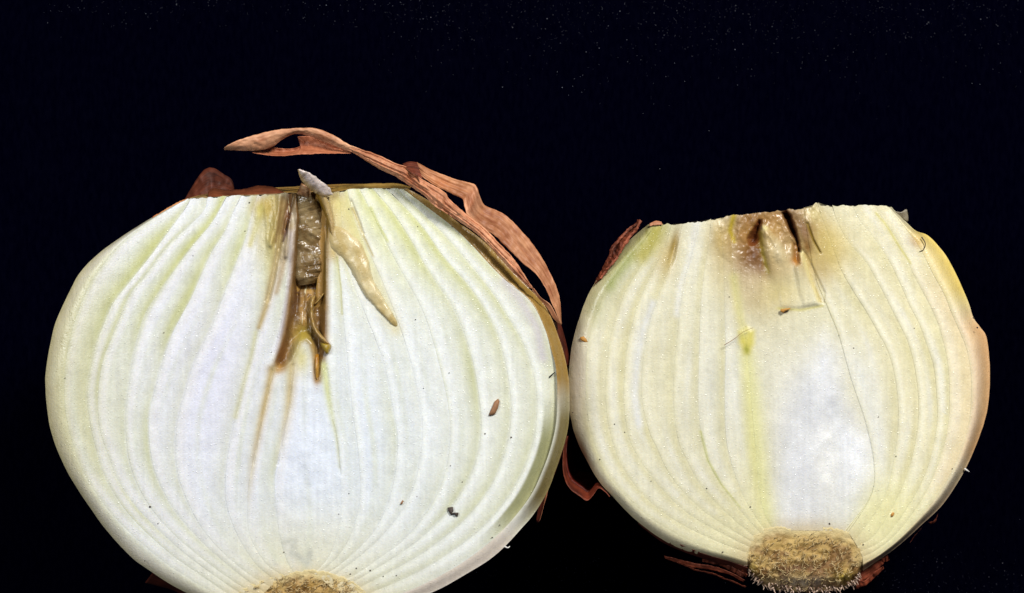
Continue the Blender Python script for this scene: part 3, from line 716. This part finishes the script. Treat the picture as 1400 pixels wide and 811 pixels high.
bC = [(476,206),(486,211),(503,222),(522,233),(540,241),(558,253),(572,262),(583,270),(593,281),(609,291),(629,304),(652,320),(672,340),(700,371),(718,389),(728,396),(732,401)]
def cr(u, v, X, Y): return 0.00035 * np.abs(np.sin(u * 8 + 2 * np.sin(v * 7))) + 0.0003 * np.abs(np.sin(u * 15 + v * 5))
s3 = ribbon('dry_skin', Z(tC, 4.5, 0.3), Z(bC, 4.0, 0.3), M_peel, onionL, H1, nu=22, nv=140, dome=0.0008, wr=0.0010, seed=9, ragged=1.3, wf=(.22, .1), crease=cr, tint=T(1.0, .88, .82, .6))
tD = [(730,394),(740,407),(752,416),(760,430),(767,443)]
bD = [(727,397),(737,409),(748,421),(757,436),(766,444)]
s4 = ribbon('dry_skin', Z(tD, 1.2, -2), Z(bD, 0.6, -3), M_peel, onionL, H1, nu=6, nv=30, seed=19, tint=T(1, .9, .85))
join_ribbons('dry_skin', [s1, s2, s3, s4], 'long copper strip of dry skin curling over the neck and along the shoulder')
# flap behind it
tE = [(570,222),(589,232),(609,240),(626,246),(642,250),(650,253),(654,262),(658,272),(663,281),(680,288),(689,293),(703,305),(722,326),(738,347),(752,373),(762,396),(766,415),(768,443)]
bE = [(568,228),(575,240),(594,253),(609,261),(622,267),(632,272),(635,282),(637,289),(639,294),(648,304),(659,313),(675,321),(690,336),(715,360),(731,373),(744,391),(757,420),(767,444)]
def crE(u, v, X, Y):
    return 0.0016 * np.exp(-(((X - 648) * .8 + (Y - 272) * .35) / 7) ** 2) + 0.00025 * np.abs(np.sin(u * 5 + v * 6)) + .0002 * np.abs(np.sin(u * 11 - v * 9))
def tiE(u, v, X, Y):
    c = np.ones(X.shape + (3,)) * np.array([.76, .64, .52])
    f = np.exp(-(((X - 650) * .8 + (Y - 275) * .35) / 9) ** 2)[..., None]
    c = c * (1 - f) + np.array([1.15, 1.1, 1.1]) * f
    r = sstep(655, 700, X)[..., None]
    c = c * (1 - r) + np.array([.80, .69, .60]) * r
    o = blob(X, Y, 602, 250, 16, 7, 25)[..., None] * .5
    return c * (1 - o) + np.array([.95, .62, .38]) * o
E1 = ribbon('skin_flap', Z(tE, 2.5, -6), Z(bE, 3.5, -4), M_peel, onionL, H1, nu=20, nv=130, wr=0.0006, seed=23, ragged=1.2, wf=(.16, .1), crease=crE, tint=tiE)
E1['label'] = 'brown flap of skin with a fold, standing off the shoulder'
s = ribbon('skin_flap', Z([(550,224),(560,221),(570,222)], 3), Z([(562,236),(570,240),(578,245)], 5), M_darkpeel, onionL, H1, nu=8, nv=14, wr=.0008, seed=27, tint=T(1.5, 1.2, 1.1))
# skins behind the neck
s = ribbon('dark_skin', Z([(250,276),(262,256),(277,235),(290,229),(305,238),(318,247),(320,262)], -12), Z([(256,280),(270,276),(284,272),(294,270),(305,268),(314,268),(322,268)], -9), M_darkpeel, onionL, H1, nu=12, nv=40, wr=.002, seed=31, ragged=1.5, wf=(.1, .1), tint=T(.9, .75, .65))
s = ribbon('dark_skin', Z([(284,263),(292,257),(310,260),(335,258),(352,254),(372,255),(388,262)], -4), Z([(284,272),(300,270),(320,269),(340,267),(360,266),(375,265),(390,264)], -1.6), M_darkpeel, onionL, H1, nu=8, nv=50, wr=.0008, seed=33, ragged=1.2, tint=T(1.25, 1.2, .9))
s = ribbon('neck_membrane', Z([(446,262),(465,254),(490,252),(520,251),(545,251),(562,256)], -3.0), Z([(448,268),(470,262),(492,261),(520,260),(542,261),(558,262)], -0.6), M_gold, onionL, H1, nu=8, nv=60, wr=.0007, seed=35, ragged=1.0, tint=T(.95, .9, .75))
# thin brown line at the left shoulder
s = ribbon('skin_edge', Z([(256,271),(240,278),(225,287),(208,297)], -.6, -.8), Z([(258,275),(243,283),(227,290),(209,299)], -.1, -.6), M_peel, onionL, H1, nu=4, nv=40, wr=.0003, seed=37, ragged=1.4, tint=T(1, .85, .6))
# dark red skin on the right flank
s = ribbon('dark_skin', Z([(766,440),(772,460),(777,482),(779,500)], -8, -12), Z([(752,440),(760,462),(768,485),(772,500)], -5, -8), M_darkpeel, onionL, H1, nu=6, nv=30, seed=41, tint=T(.8, .45, .4))
s = ribbon('dark_skin', Z([(776,590),(768,622),(757,652),(744,684),(740,706),(735,716)], -9), Z([(768,590),(758,622),(747,652),(738,684),(735,700),(733,712)], -5), M_darkpeel, onionL, H1, nu=6, nv=50, wr=.0008, seed=43, ragged=1.2, tint=T(1.0, .55, .45))
s = ribbon('skin_edge', Z([(750,668),(747,680),(743,694),(738,712)], -3), Z([(748,669),(744,681),(741,695),(737,713)], -3.6), M_peel, onionL, H1, nu=4, nv=30, seed=45, ragged=.8, tint=T(.8, .6, .55))
s = ribbon('dark_skin', Z([(198,797),(214,801),(238,808),(262,822)], -9), Z([(212,778),(232,790),(256,804),(284,820)], -3), M_darkpeel, onionL, H1, nu=6, nv=24, seed=47, tint=T(.7, .45, .4))
# loop of skin hanging between the halves
lo = [(776,596),(771,615),(770,640),(774,658),(781,669),(792,677),(803,684),(811,677),(819,667),(828,672),(834,679)]
li = [(777,596),(774,615),(775,640),(780,655),(787,662),(796,668),(803,673),(809,668),(816,660),(824,665),(833,676)]
a1 = ribbon('skin_loop', Z(lo, -9), Z(li, -12), M_darkpeel, onionL, H1, nu=8, nv=90, wr=.0006, seed=51, ragged=.6, tint=T(1.5, .95, .8, .5))
li2 = [(782,600),(782,615),(784,632),(788,640),(794,644),(800,645),(806,646),(811,648),(815,652),(820,660),(833,676)]
a2 = ribbon('skin_loop', Z(li, -12), Z(li2, -28), M_darkpeel, onionL, H1, nu=8, nv=60, wr=.001, seed=53, tint=T(.9, .35, .32, .5))
ll2 = [(x - .7, y + .8) for x, y in lo]
a3 = ribbon('skin_loop', Z(lo, -8.9), Z(ll2, -8.9), M_darkpeel, onionL, H1, nu=3, nv=90, seed=55, ragged=.5, tint=T(2.3, 2.0, 1.8))  # lit front edge painted as a brighter thin strip
join_ribbons('skin_loop', [a1, a2, a3], 'dark red loop of skin hanging in the gap between the halves')

# ---- rotten tissue of the left half
def RC(c, c2=None, f=.15, seed=1):
    c2 = c if c2 is None else c2
    def g(u, v, X, Y):
        k = sstep(.25, .75, fbm(X * f, Y * f, seed, 3))[..., None]
        return alb(c) * (1 - k) + alb(c2) * k
    return g
def folds(amp, fr, ph=0, tilt=.3):
    return lambda u, v, X, Y: amp * (np.abs(np.sin((Y + tilt * X) * fr + ph + 1.3 * fbm(X * .06, Y * .06, 5))) ** .6 - .5)
def terr(u, v, X, Y):
    t = (Y - .5 * X + 26 * (fbm(X * .04, Y * .04, 5) - .5) - 108.5) / 27.0
    f = t - np.floor(t)
    lips = sum(stroke(X, Y, q_, 4, 3) for q_ in ([(404,311),(421,315),(436,325)], [(403,334),(416,336),(428,343),(436,356),(437,370)]))
    return .00035 * lips + .0003 * (f ** 1.5 * (1 - sstep(.7, 1, f)) - .3) * vnoise(np.floor(t) * 3.3, 0 * t, 9) + .0009 * (fbm(X * .035, Y * .05, 6, 3) - .5) + .0003 * (fbm(X * .16, Y * .11, 7, 2) - .5)
ribbon('rotten_leaf', [(407,262,0),(403,275,-.6),(402,295,-1),(400,320,-1.2),(399,345,-1.3),(398,365,-1.4),(399,380,-1.8),(408,391,-2)],
       [(416,258,0),(430,272,.2),(440,292,-1),(443,310,-1.6),(442,330,-1.7),(439,350,-1.2),(438,370,-1.1),(431,387,-1.5)],
       M_rot, onionL, H1, nu=36, nv=160, dome=0.0001, wr=0.0006, wf=(.08, .08), seed=61, ragged=3.0, under=.0015, sink=.0005, crease=terr, tint=lambda u, v, X, Y: RC((116, 90, 52), (156, 134, 94), .06)(u, v, X, Y) * (.62 + .38 * sstep(0, .35, u) * sstep(0, .12, v))[..., None])
ribbon('rot_strand', [(424,406,-.6),(422,425,-.8),(425,445,-.6),(432,458,0),(441,468,.5),(450,473,.7)],
       [(431,404,-.4),(429,425,-.6),(431,442,-.2),(438,455,.3),(446,464,.8),(452,471,.9)],
       M_rot, onionL, H1, nu=8, nv=60, dome=.0009, wr=.0006, seed=65, under=.0012, sink=.0008, tint=RC((152, 118, 60), (178, 146, 84)))
ribbon('rot_strand', [(437,468,.5),(440,476,.6),(446,484,.4)], [(452,470,.9),(453,476,.7),(449,485,.4)], M_rot, onionL, H1, nu=8, nv=16, dome=.0007, seed=67, under=.001, sink=.0008, ragged=.8, tint=RC((158, 130, 34), (176, 150, 60)))
ribbon('rot_strand', [(427,418,-.8),(434,410,-.6),(442,400,-.2)], [(434,415,-.8),(438,410,-.5),(443,402,-.2)], M_rot, onionL, H1, nu=6, nv=20, dome=.0004, seed=68, under=.0006, sink=.0008, tint=RC((178, 146, 84)))
ribbon('rot_strand', [(429,484,-.3),(429,500,.1),(430,512,.1),(432,522,0)], [(437,482,-.3),(437,500,.1),(436,512,.1),(434,522,0)], M_rot, onionL, H1, nu=8, nv=24, dome=.0006, wr=.0004, seed=69, under=.001, sink=.0008, tint=RC((172, 118, 34), (190, 142, 60)))
# amber wall at the right of the cavity, and the pale pointed shard above it
ribbon('neck_leaf', [(424,252,1.2),(430,262,1),(438,280,.2),(446,300,-.3),(450,320,-.5)], [(443,262,2.0),(448,272,1.4),(454,290,.6),(458,310,.3),(459,336,.1)],
       M_rot, onionL, H1, nu=14, nv=50, dome=.0007, wr=.0006, seed=71, under=.0015, sink=.0008, tint=lambda u, v, X, Y: alb((164, 128, 44)) * (1 - sstep(.2, .6, u))[..., None] + alb((188, 162, 112)) * sstep(.2, .6, u)[..., None])
ribbon('neck_leaf', [(405,266,.6),(409,257,1.2),(412,250,2)], [(424,272,.2),(425,262,1.4),(424,256,2)], M_rot, onionL, H1, nu=10, nv=24, wr=.0009, dome=.0006, seed=72, under=.001, sink=.0008, tint=RC((150, 104, 66), (196, 158, 118), .2))
ribbon('pale_shard', [(407,232,6),(409,241,5),(413,248,4),(422,258,3),(434,266,2.2),(444,270,1.6)], [(410,231,6.4),(420,235,6),(431,241,5),(441,249,4),(450,256,3),(455,266,2)],
       M_rot, onionL, H1, nu=12, nv=44, dome=.0005, wr=.0009, seed=73, under=.0012, sink=.0002, ragged=1.6,
       tint=lambda u, v, X, Y: alb((206, 176, 124)) * (1 - sstep(.1, .5, u))[..., None] + alb((222, 206, 198)) * sstep(.1, .5, u)[..., None])
s = ribbon('rot_flap', [(446,318,0.29),(448,338,0.34),(458,350,0.43),(468,358,0.52),(478,372,0.61),(488,390,0.61),(500,408,0.61),(518,428,0.56),(533,443,0.52),(541,452,0.43)],
       [(452,300,0.29),(470,308,0.39),(486,320,0.52),(498,334,0.61),(505,352,0.66),(508,370,0.70),(515,388,0.70),(528,412,0.66),(541,434,0.61),(547,451,0.47)],
       M_flesh, onionL, H1, nu=20, nv=120, dome=.0001, wr=.0006, wf=(.08, .06), seed=75, ragged=1.2, under=.001, sink=.0013, tint=lambda u, v, X, Y: (lambda q, e: q * (1 - e) + alb((222, 212, 172)) * e)(RC((192, 168, 108), (220, 204, 158), .05, 8)(u, v, X, Y), (np.abs(2 * u - 1) ** 3 * .7)[..., None]))
s['label'] = 'limp tan flap lying pointed across the white face'

# ---- neck of the right half
# skins of the right half
k1 = ribbon('papery_skin', Z([(872,300),(866,308),(852,318),(836,338),(832,350),(826,362),(818,376),(812,388)], 1, -3), Z([(877,303),(872,314),(860,326),(850,338),(842,352),(832,366),(822,380),(811,392)], 2.4, -1), M_darkpeel, onionR, H2, nu=12, nv=90, wr=.0016, wf=(.25, .25), seed=95, ragged=2.2, tint=T(1.5, 1.2, 1.0, .8))
k2 = ribbon('papery_skin', Z([(874,300),(869,311),(860,322),(850,336),(842,351),(831,365),(820,380)], 2.8, -.4), Z([(877,303),(871,315),(862,326),(853,339),(844,354),(833,368),(822,382)], 2.8, -.4), M_darkpeel, onionR, H2, nu=4, nv=90, wr=.0008, seed=97, ragged=2.4, tint=T(2.6, 2.6, 2.6, .8))
k3 = ribbon('papery_skin', Z([(870,305),(858,313),(840,334),(833,350)], 1.5, 0), Z([(872,307),(860,316),(842,337),(835,351)], 1.6, 0), M_darkpeel, onionR, H2, nu=4, nv=60, wr=.0008, seed=99, ragged=2.0, tint=T(2.2, 2.1, 2.0, .8))
join_ribbons('papery_skin', [k1, k2, k3], 'crinkled copper skin standing at the left shoulder')
ribbon('skin_edge', Z([(888,306),(896,302),(904,303)], .2), Z([(888,309),(896,308),(906,307)], .4), M_peel, onionR, H2, nu=4, nv=20, wr=.0006, seed=101, ragged=1.6, tint=T(.8, .7, .65))
ribbon('dark_skin', Z([(872,716),(900,738),(930,753),(965,765),(1000,775),(1022,785)], -2.5), Z([(880,712),(905,730),(932,745),(965,758),(1000,768),(1022,776)], -.8), M_darkpeel, onionR, H2, nu=6, nv=60, wr=.0006, seed=103, ragged=.8, tint=T(.6, .4, .35))
ribbon('neck_scrap', Z([(1223,289),(1232,290),(1239,286),(1241,291)], -2), Z([(1226,293),(1233,298),(1241,303),(1242,298)], -2.5), M_flesh, onionR, H2, nu=6, nv=14, wr=.0006, seed=105, tint=RC((150, 140, 120), (120, 110, 92)))
for q, (A_, B_, tn) in enumerate([
  ([(908,760),(925,764),(950,770),(975,774),(1000,783),(1018,793)], [(909,764),(925,769),(948,776),(975,780),(1000,787),(1016,796)], 1.9),
  ([(925,769),(950,778),(975,784),(990,790),(1006,796),(1020,802)], [(926,770),(950,780),(975,786),(990,792),(1006,798),(1020,804)], 2.6),
  ([(960,764),(985,768),(1000,774),(1018,784)], [(960,768),(985,774),(1000,781),(1016,790)], 1.2),
  ([(985,764),(1000,768),(1010,774),(1022,786)], [(985,767),(1000,772),(1009,778),(1020,790)], 1.8)]):
    ribbon('skin_shred', Z(A_, -5 + q * .8, -2.0), Z(B_, -5.6 + q * .8, -2.6), M_darkpeel, onionR, H2, nu=6, nv=50, wr=.0014, seed=107 + q, ragged=1.4, tint=T(tn, tn * .85, tn * .8, .8))
for q, (A_, B_, tn) in enumerate([
  ([(1170,780),(1185,775),(1200,764),(1212,756)], [(1174,798),(1190,788),(1205,774),(1214,760)], 1.8),
  ([(1205,764),(1212,758),(1215,763)], [(1206,768),(1212,768),(1216,766)], 3.0),
  ([(1262,720),(1255,728),(1248,736)], [(1258,724),(1250,733),(1244,743)], 1.2),
  ([(1270,714),(1277,712),(1282,704)], [(1272,717),(1279,714),(1283,702)], 1.8),
  ([(1172,790),(1182,794),(1196,782),(1208,774)], [(1170,806),(1184,800),(1198,788),(1209,777)], 2.4)]):
    ribbon('skin_shred', Z(A_, -3, -4), Z(B_, -4, -4.6), M_darkpeel, onionR, H2, nu=6, nv=30, wr=.0014, seed=127 + q, ragged=1.6, tint=T(tn, tn * .8, tn * .75, .8))

# ------------------------------------------------------------------ root plates
def tubes(name, paths, rad, mat, parent=None):
    """many thin 4-sided tapering strands in one mesh; paths: list of (k,3) arrays in metres"""
    vs, fs = [], []; off = 0
    for p in paths:
        p = np.asarray(p); k = len(p); d = np.gradient(p, axis=0); d /= np.linalg.norm(d, axis=1)[:, None] + 1e-12
        s = np.cross(d, [0.3, 0.2, 0.93]); s /= np.linalg.norm(s, axis=1)[:, None] + 1e-12; q = np.cross(d, s)
        r = rad * (1 - 0.6 * np.linspace(0, 1, k))[:, None]
        ring = np.stack([p + s * r, p + q * r, p - s * r, p - q * r], 1)
        vs.append(ring.reshape(-1, 3))
        i = np.arange(k - 1)[:, None] * 4; a = np.arange(4)[None]
        fs.append((np.stack([i + a, i + (a + 1) % 4, i + 4 + (a + 1) % 4, i + 4 + a], -1).reshape(-1, 4)) + off)
        off += 4 * k
    V = np.concatenate(vs)
    if parent is not None: V = V - np.array(parent.location)
    return link(name, V, np.concatenate(fs), mat, parent)
def plate(root, H, top, bot, cx, cy, rx, ry, seed, dark):
    r = np.random.RandomState(seed)
    def z(u, v, X, Y): return 0.0008 * (fbm(X * .12, Y * .12, seed, 4) - .5) * 2 * sstep(0, .25, u) * sstep(0, .2, np.minimum(v, 1 - v) + .1 * (u > .5)) - 0.003 * sstep(.75, 1, u) - (.0025 * sstep(.35, .8, u)) * (np.abs(v - .5) * 2) ** 6
    def c(u, v, X, Y):
        k = sstep(.4, .6, fbm(X * .07, Y * .07, seed + 2, 4))[..., None]
        q = alb((142, 106, 60)) * (1 - k) + alb((192, 160, 96)) * k
        e_ = np.clip(1 - sstep(0, .3, u + .25 * (fbm(X * .08, Y * .08, 4) - .5)) + .8 * (np.abs(2 * v - 1) ** 5) * (u < .6), 0, 1)[..., None]; q = q * (1 - e_) + alb((220, 202, 150)) * e_
        for b in dark:
            g = blob(X, Y, *b[:5])[..., None] * b[6]
            q = q * (1 - g) + alb(b[5]) * g
        return q
    p = ribbon('root_plate', Z([(x, y - 7) for x, y in top], .06), Z(bot, -.6), M_plate, root, H, nu=44, nv=90, seed=seed, crease=z, ragged=5, under=.006, tint=c)
    paths = []
    for i in range(280):
        a = r.uniform(0, 6.28); q = math.sqrt(r.uniform(0, 1))
        x = cx + rx * 1.04 * q * math.cos(a); y = cy + ry * 1.1 * q * math.sin(a)
        th = r.uniform(0, 6.28); n = 7; ln = r.uniform(4, 14)
        cur = r.uniform(-.5, .5); pts = []
        for k in range(n):
            pts.append(at(np.array(x), np.array(y), H + (-.0006 + 0.0014 * math.sin(math.pi * k / (n - 1)) * r.uniform(.5, 1)) + 0.0008 * (fbm(np.array(x * .12), np.array(y * .12), seed, 4) - .5) * 2 - .003 * float(sstep(cy + ry * .6, cy + ry * 1.1, np.array(y)))))
            th += cur; x += ln / n * math.cos(th); y += ln / n * math.sin(th)
        paths.append(np.array(pts) - np.array(root.location))
    f = tubes('root_fibre', paths, 0.00008, M_fibre, p); f['kind'] = 'stuff'
    paths = []
    for i in range(150):
        v = r.uniform(0.02, .98); b = spline(bot, 200)[int(v * 199)]
        x, y = b[0] + r.uniform(-3, 3), b[1] - r.uniform(1, 9)
        dx = (v - .5) * 8 + r.uniform(-6, 6); dy = r.uniform(1, 9); n = 5; zz = r.uniform(-.001, -.004)
        paths.append(np.array([at(np.array(x + dx * k / n + r.uniform(-.5, .5)), np.array(y + dy * k / n), H + zz + r.uniform(-.0006, .0006)) for k in range(n)]) - np.array(root.location))
    f = tubes('rootlet', paths, 0.00015, M_root, p); f['kind'] = 'stuff'
    return p
plate(onionR, H2, [(1020,772),(1024,750),(1040,734),(1065,728),(1095,731),(1125,728),(1154,732),(1174,744),(1184,766)],
      [(1022,776),(1034,794),(1050,804),(1070,808),(1095,810),(1125,809),(1150,806),(1168,797),(1178,782)], 1098, 768, 72, 34, 201,
      [(1092, 776, 34, 8, -8, (104, 70, 46), .9), (1096, 797, 40, 8, 0, (214, 200, 176), .7), (1155, 790, 14, 9, 0, (180, 160, 60), .7), (1030, 778, 7, 12, 0, (188, 158, 70), .6), (1098, 738, 50, 10, 0, (196, 164, 96), .7)])
plate(onionL, H1, [(320,822),(345,806),(370,796),(395,790),(420,787),(445,789),(470,797),(490,808),(505,824)],
      [(330,838),(350,850),(375,856),(400,859),(420,860),(440,859),(460,856),(480,850),(498,838)], 415, 815, 72, 24, 203, [(425, 800, 30, 8, 0, (186, 146, 76), .6)])

# ------------------------------------------------------------------ debris lying on the cut faces
def poly_chip(name, label, cat, pts, H, z, mat, thick=.0003, group=None):
    """small fragment: raised irregular outline with thickness and a domed top"""
    p = np.asarray(pts, float); n = len(p); c = p.mean(0)
    loc = at(c[0], c[1], H + z)
    lo = at(p[:, 0], p[:, 1], H + z - .00008) - loc
    mid = at(p[:, 0], p[:, 1], H + z + thick * .5) - loc
    hi = at(c[0] + (p[:, 0] - c[0]) * .55, c[1] + (p[:, 1] - c[1]) * .55, H + z + thick) - loc
    V = np.r_[lo, mid, hi]; i = np.arange(n); k = (i + 1) % n
    F = list(np.stack([i, k, k + n, i + n], -1)) + list(np.stack([i + n, k + n, k + 2 * n, i + 2 * n], -1)) + [np.arange(n) + 2 * n, np.arange(n)[::-1]]
    o = link(name, V, F, mat); o.location = loc
    o['label'] = label; o['category'] = cat
    if group: o['group'] = group
    return o
def strand(name, label, cat, pts, H, z, rad, mat):
    q = spline(pts, 24); c = q.mean(0); loc = at(c[0], c[1], H + z)
    zz = z + .0002 * np.sin(np.linspace(0, 3.1, 24))
    o = tubes(name, [at(q[:, 0], q[:, 1], H + zz) - loc], rad, mat); o.location = loc
    o['label'] = label; o['category'] = cat; return o
poly_chip('husk_fragment', 'brown pointed husk fragment on the right part of the larger white face', 'husk fragment', [(681,545),(683,549),(681,558),(677,566),(672,568),(668,568),(670,563),(673,556),(676,549)], H1, .0001, M_husk, .0006)
poly_chip('dirt_crumb', 'dark crumb with a tail, low on the right of the larger face', 'crumb', [(612,694),(619,693),(620,698),(617,702),(622,701),(627,701),(626,706),(623,706),(622,703),(616,704),(613,699)], H1, .0001, M_dark, .0005)
strand('black_fibre', 'short black fibre at the right rim of the larger half', 'fibre', [(751,516),(755,512),(759,509)], H1, -.0004, .00014, M_black)
strand('bent_hair', 'thin straight brown hair beside the yellow bud of the smaller half', 'hair', [(990,472),(1003,464),(1016,454),(1030,448)], H2, .0011, .00006, M_husk)
strand('curved_hair', 'dark hooked hair at the upper right shoulder of the smaller half', 'hair', [(1260,324),(1265,333),(1263,341),(1257,344)], H2, .0002, .00012, M_dark)
poly_chip('amber_crumb', 'amber crumb on the left rim of the smaller half', 'crumb', [(793,461),(798,460),(802,464),(804,468),(799,468),(794,465)], H2, -.0002, M_orange, .0004)
poly_chip('amber_shred', 'curled amber shred under the neck of the smaller half', 'shred', [(1067,423),(1073,422),(1081,421),(1080,423),(1074,425),(1071,428),(1067,426)], H2, .0006, M_orange, .0004)
poly_chip('amber_crumb', 'amber crumb at the lower right of the smaller face', 'crumb', [(1218,703),(1221,700),(1223,702),(1221,706),(1218,707)], H2, .0001, M_orange, .0003)
poly_chip('tan_crumb', 'small tan crumb left of the dark crumb on the larger face', 'crumb', [(547,689),(550,684),(552,685),(550,689),(548,690)], H1, .0001, M_husk, .0003)
strand('white_lint', 'white blob of lint at the lower right rim of the smaller half', 'lint', [(1319,641),(1322,643),(1325,645)], H2, -.002, .00022, M_white)
strand('white_lint', 'white curl of lint at the lower right rim of the larger half', 'lint', [(688,746),(694,749),(697,747)], H1, -.001, .00020, M_white)
tiny = bpy.data.meshes.new('speck')
import bmesh
bm = bmesh.new(); bmesh.ops.create_icosphere(bm, subdivisions=1, radius=1)
for v_ in bm.verts: v_.co *= 1 + .25 * rng.randn()
bm.to_mesh(tiny); bm.free(); tiny.materials.append(M_dark)
specksL = [(205,693,2.0),(216,716,1.3),(198,767,1.3),(264,350,1.1),(224,455,1.0),(89,517,1.0),(341,277,1.4),(335,316,1),(477,286,1.3),(614,510,1),(579,531,1),(663,593,1.4),(699,598,1.6),(616,637,1.1),(477,675,1.1),(570,679,.8),(463,703,1.0),(487,777,1.4),(479,785,1.4),(506,780,1.5),(542,787,1.3),(673,735,1.4),(683,718,1.1),(388,755,1.2),(371,482,1),(632,659,1),(571,310,1),(568,437,1.1),(524,788,1.1),(618,310,1.1)]
specksR = [(997,406,1),(840,580,1.2),(854,591,1),(820,628,1.2),(966,668,1.3),(890,658,1),(1026,693,1.3),(988,755,1.6),(1134,716,1.8),(1180,745,1.6),(1225,624,1.2),(1201,570,1.0),(1167,476,1.3),(1302,641,1.2),(1331,435,1.4),(1336,448,1.8),(1250,449,1),(783,564,1.2),(877,708,1)]
for lst, H_, lab, g in ((specksL, H1, 'tiny dark speck of dirt on the larger white cut face', 'dark specks on the larger half'), (specksR, H2, 'tiny dark speck of dirt on the smaller yellowish cut face', 'dark specks on the smaller half')):
    for x, y, r_ in lst:
        o = bpy.data.objects.new('speck', tiny); col.objects.link(o)
        o.location = at(x, y, H_ + .0001); o.scale = (r_ * PX * .8, r_ * PX * .8, r_ * PX * .6); o.rotation_euler = (0, 0, x)
        cx_, cy_ = (418, 540) if H_ == H1 else (1068, 530)
        hv = 'upper' if y < cy_ - 90 else 'lower' if y > cy_ + 90 else 'middle'
        hh = ('far left' if x < cx_ - 160 else 'left' if x < cx_ - 50 else 'centre' if x < cx_ + 50 else 'right' if x < cx_ + 160 else 'far right')
        sz = 'larger' if r_ > 1.35 else 'tiny'
        o['label'] = '%s dark speck in the %s %s of the %s cut face' % (sz, hv, hh, 'white' if H_ == H1 else 'yellowish'); o['category'] = 'speck'; o['group'] = g
# ------------------------------------------------------------------ lint on the cloth
vs, fs = [], []; off = 0
base = np.array([(1,0,0),(-1,0,0),(0,1,0),(0,-1,0),(0,0,1),(0,0,-1)], float)
tri = np.array([(0,2,4),(2,1,4),(1,3,4),(3,0,4),(2,0,5),(1,2,5),(3,1,5),(0,3,5)])
pts = []
for i in range(1500):
    y = abs(rng.randn()) * 55; x = rng.uniform(540, 1400) + rng.randn() * 40
    if rng.rand() < .15: x = rng.uniform(60, 600); y = abs(rng.randn()) * 22
    pts.append((x, y, abs(rng.randn()) * .20 + .13))
for i in range(260): pts.append((rng.uniform(640, 860), 811 - abs(rng.randn()) * 30, abs(rng.randn()) * .18 + .16))
for i in range(200): pts.append((rng.uniform(1180, 1400), 811 - abs(rng.randn()) * 40, abs(rng.randn()) * .18 + .16))
pts += [(902, 231, .7), (1288, 770, .6), (1352, 789, .6), (1333, 804, .5), (992, 797, .6), (1262, 14, .8), (1304, 0, .8), (1005, 68, .8), (819, 66, .7), (768, 794, .7), (1163, 47, .7)]
for x, y, r_ in pts:
    c = at(np.array(float(x)), np.array(float(y)), .0006)
    vs.append(c + base * rng.uniform(.6, 1.4, (6, 1)) * r_ * PX); fs.append(tri + off); off += 6
o = link('lint', np.concatenate(vs), np.concatenate(fs), M_lint, smooth=False); o['kind'] = 'stuff'; o['label'] = 'fine grey lint dust on the black cloth'
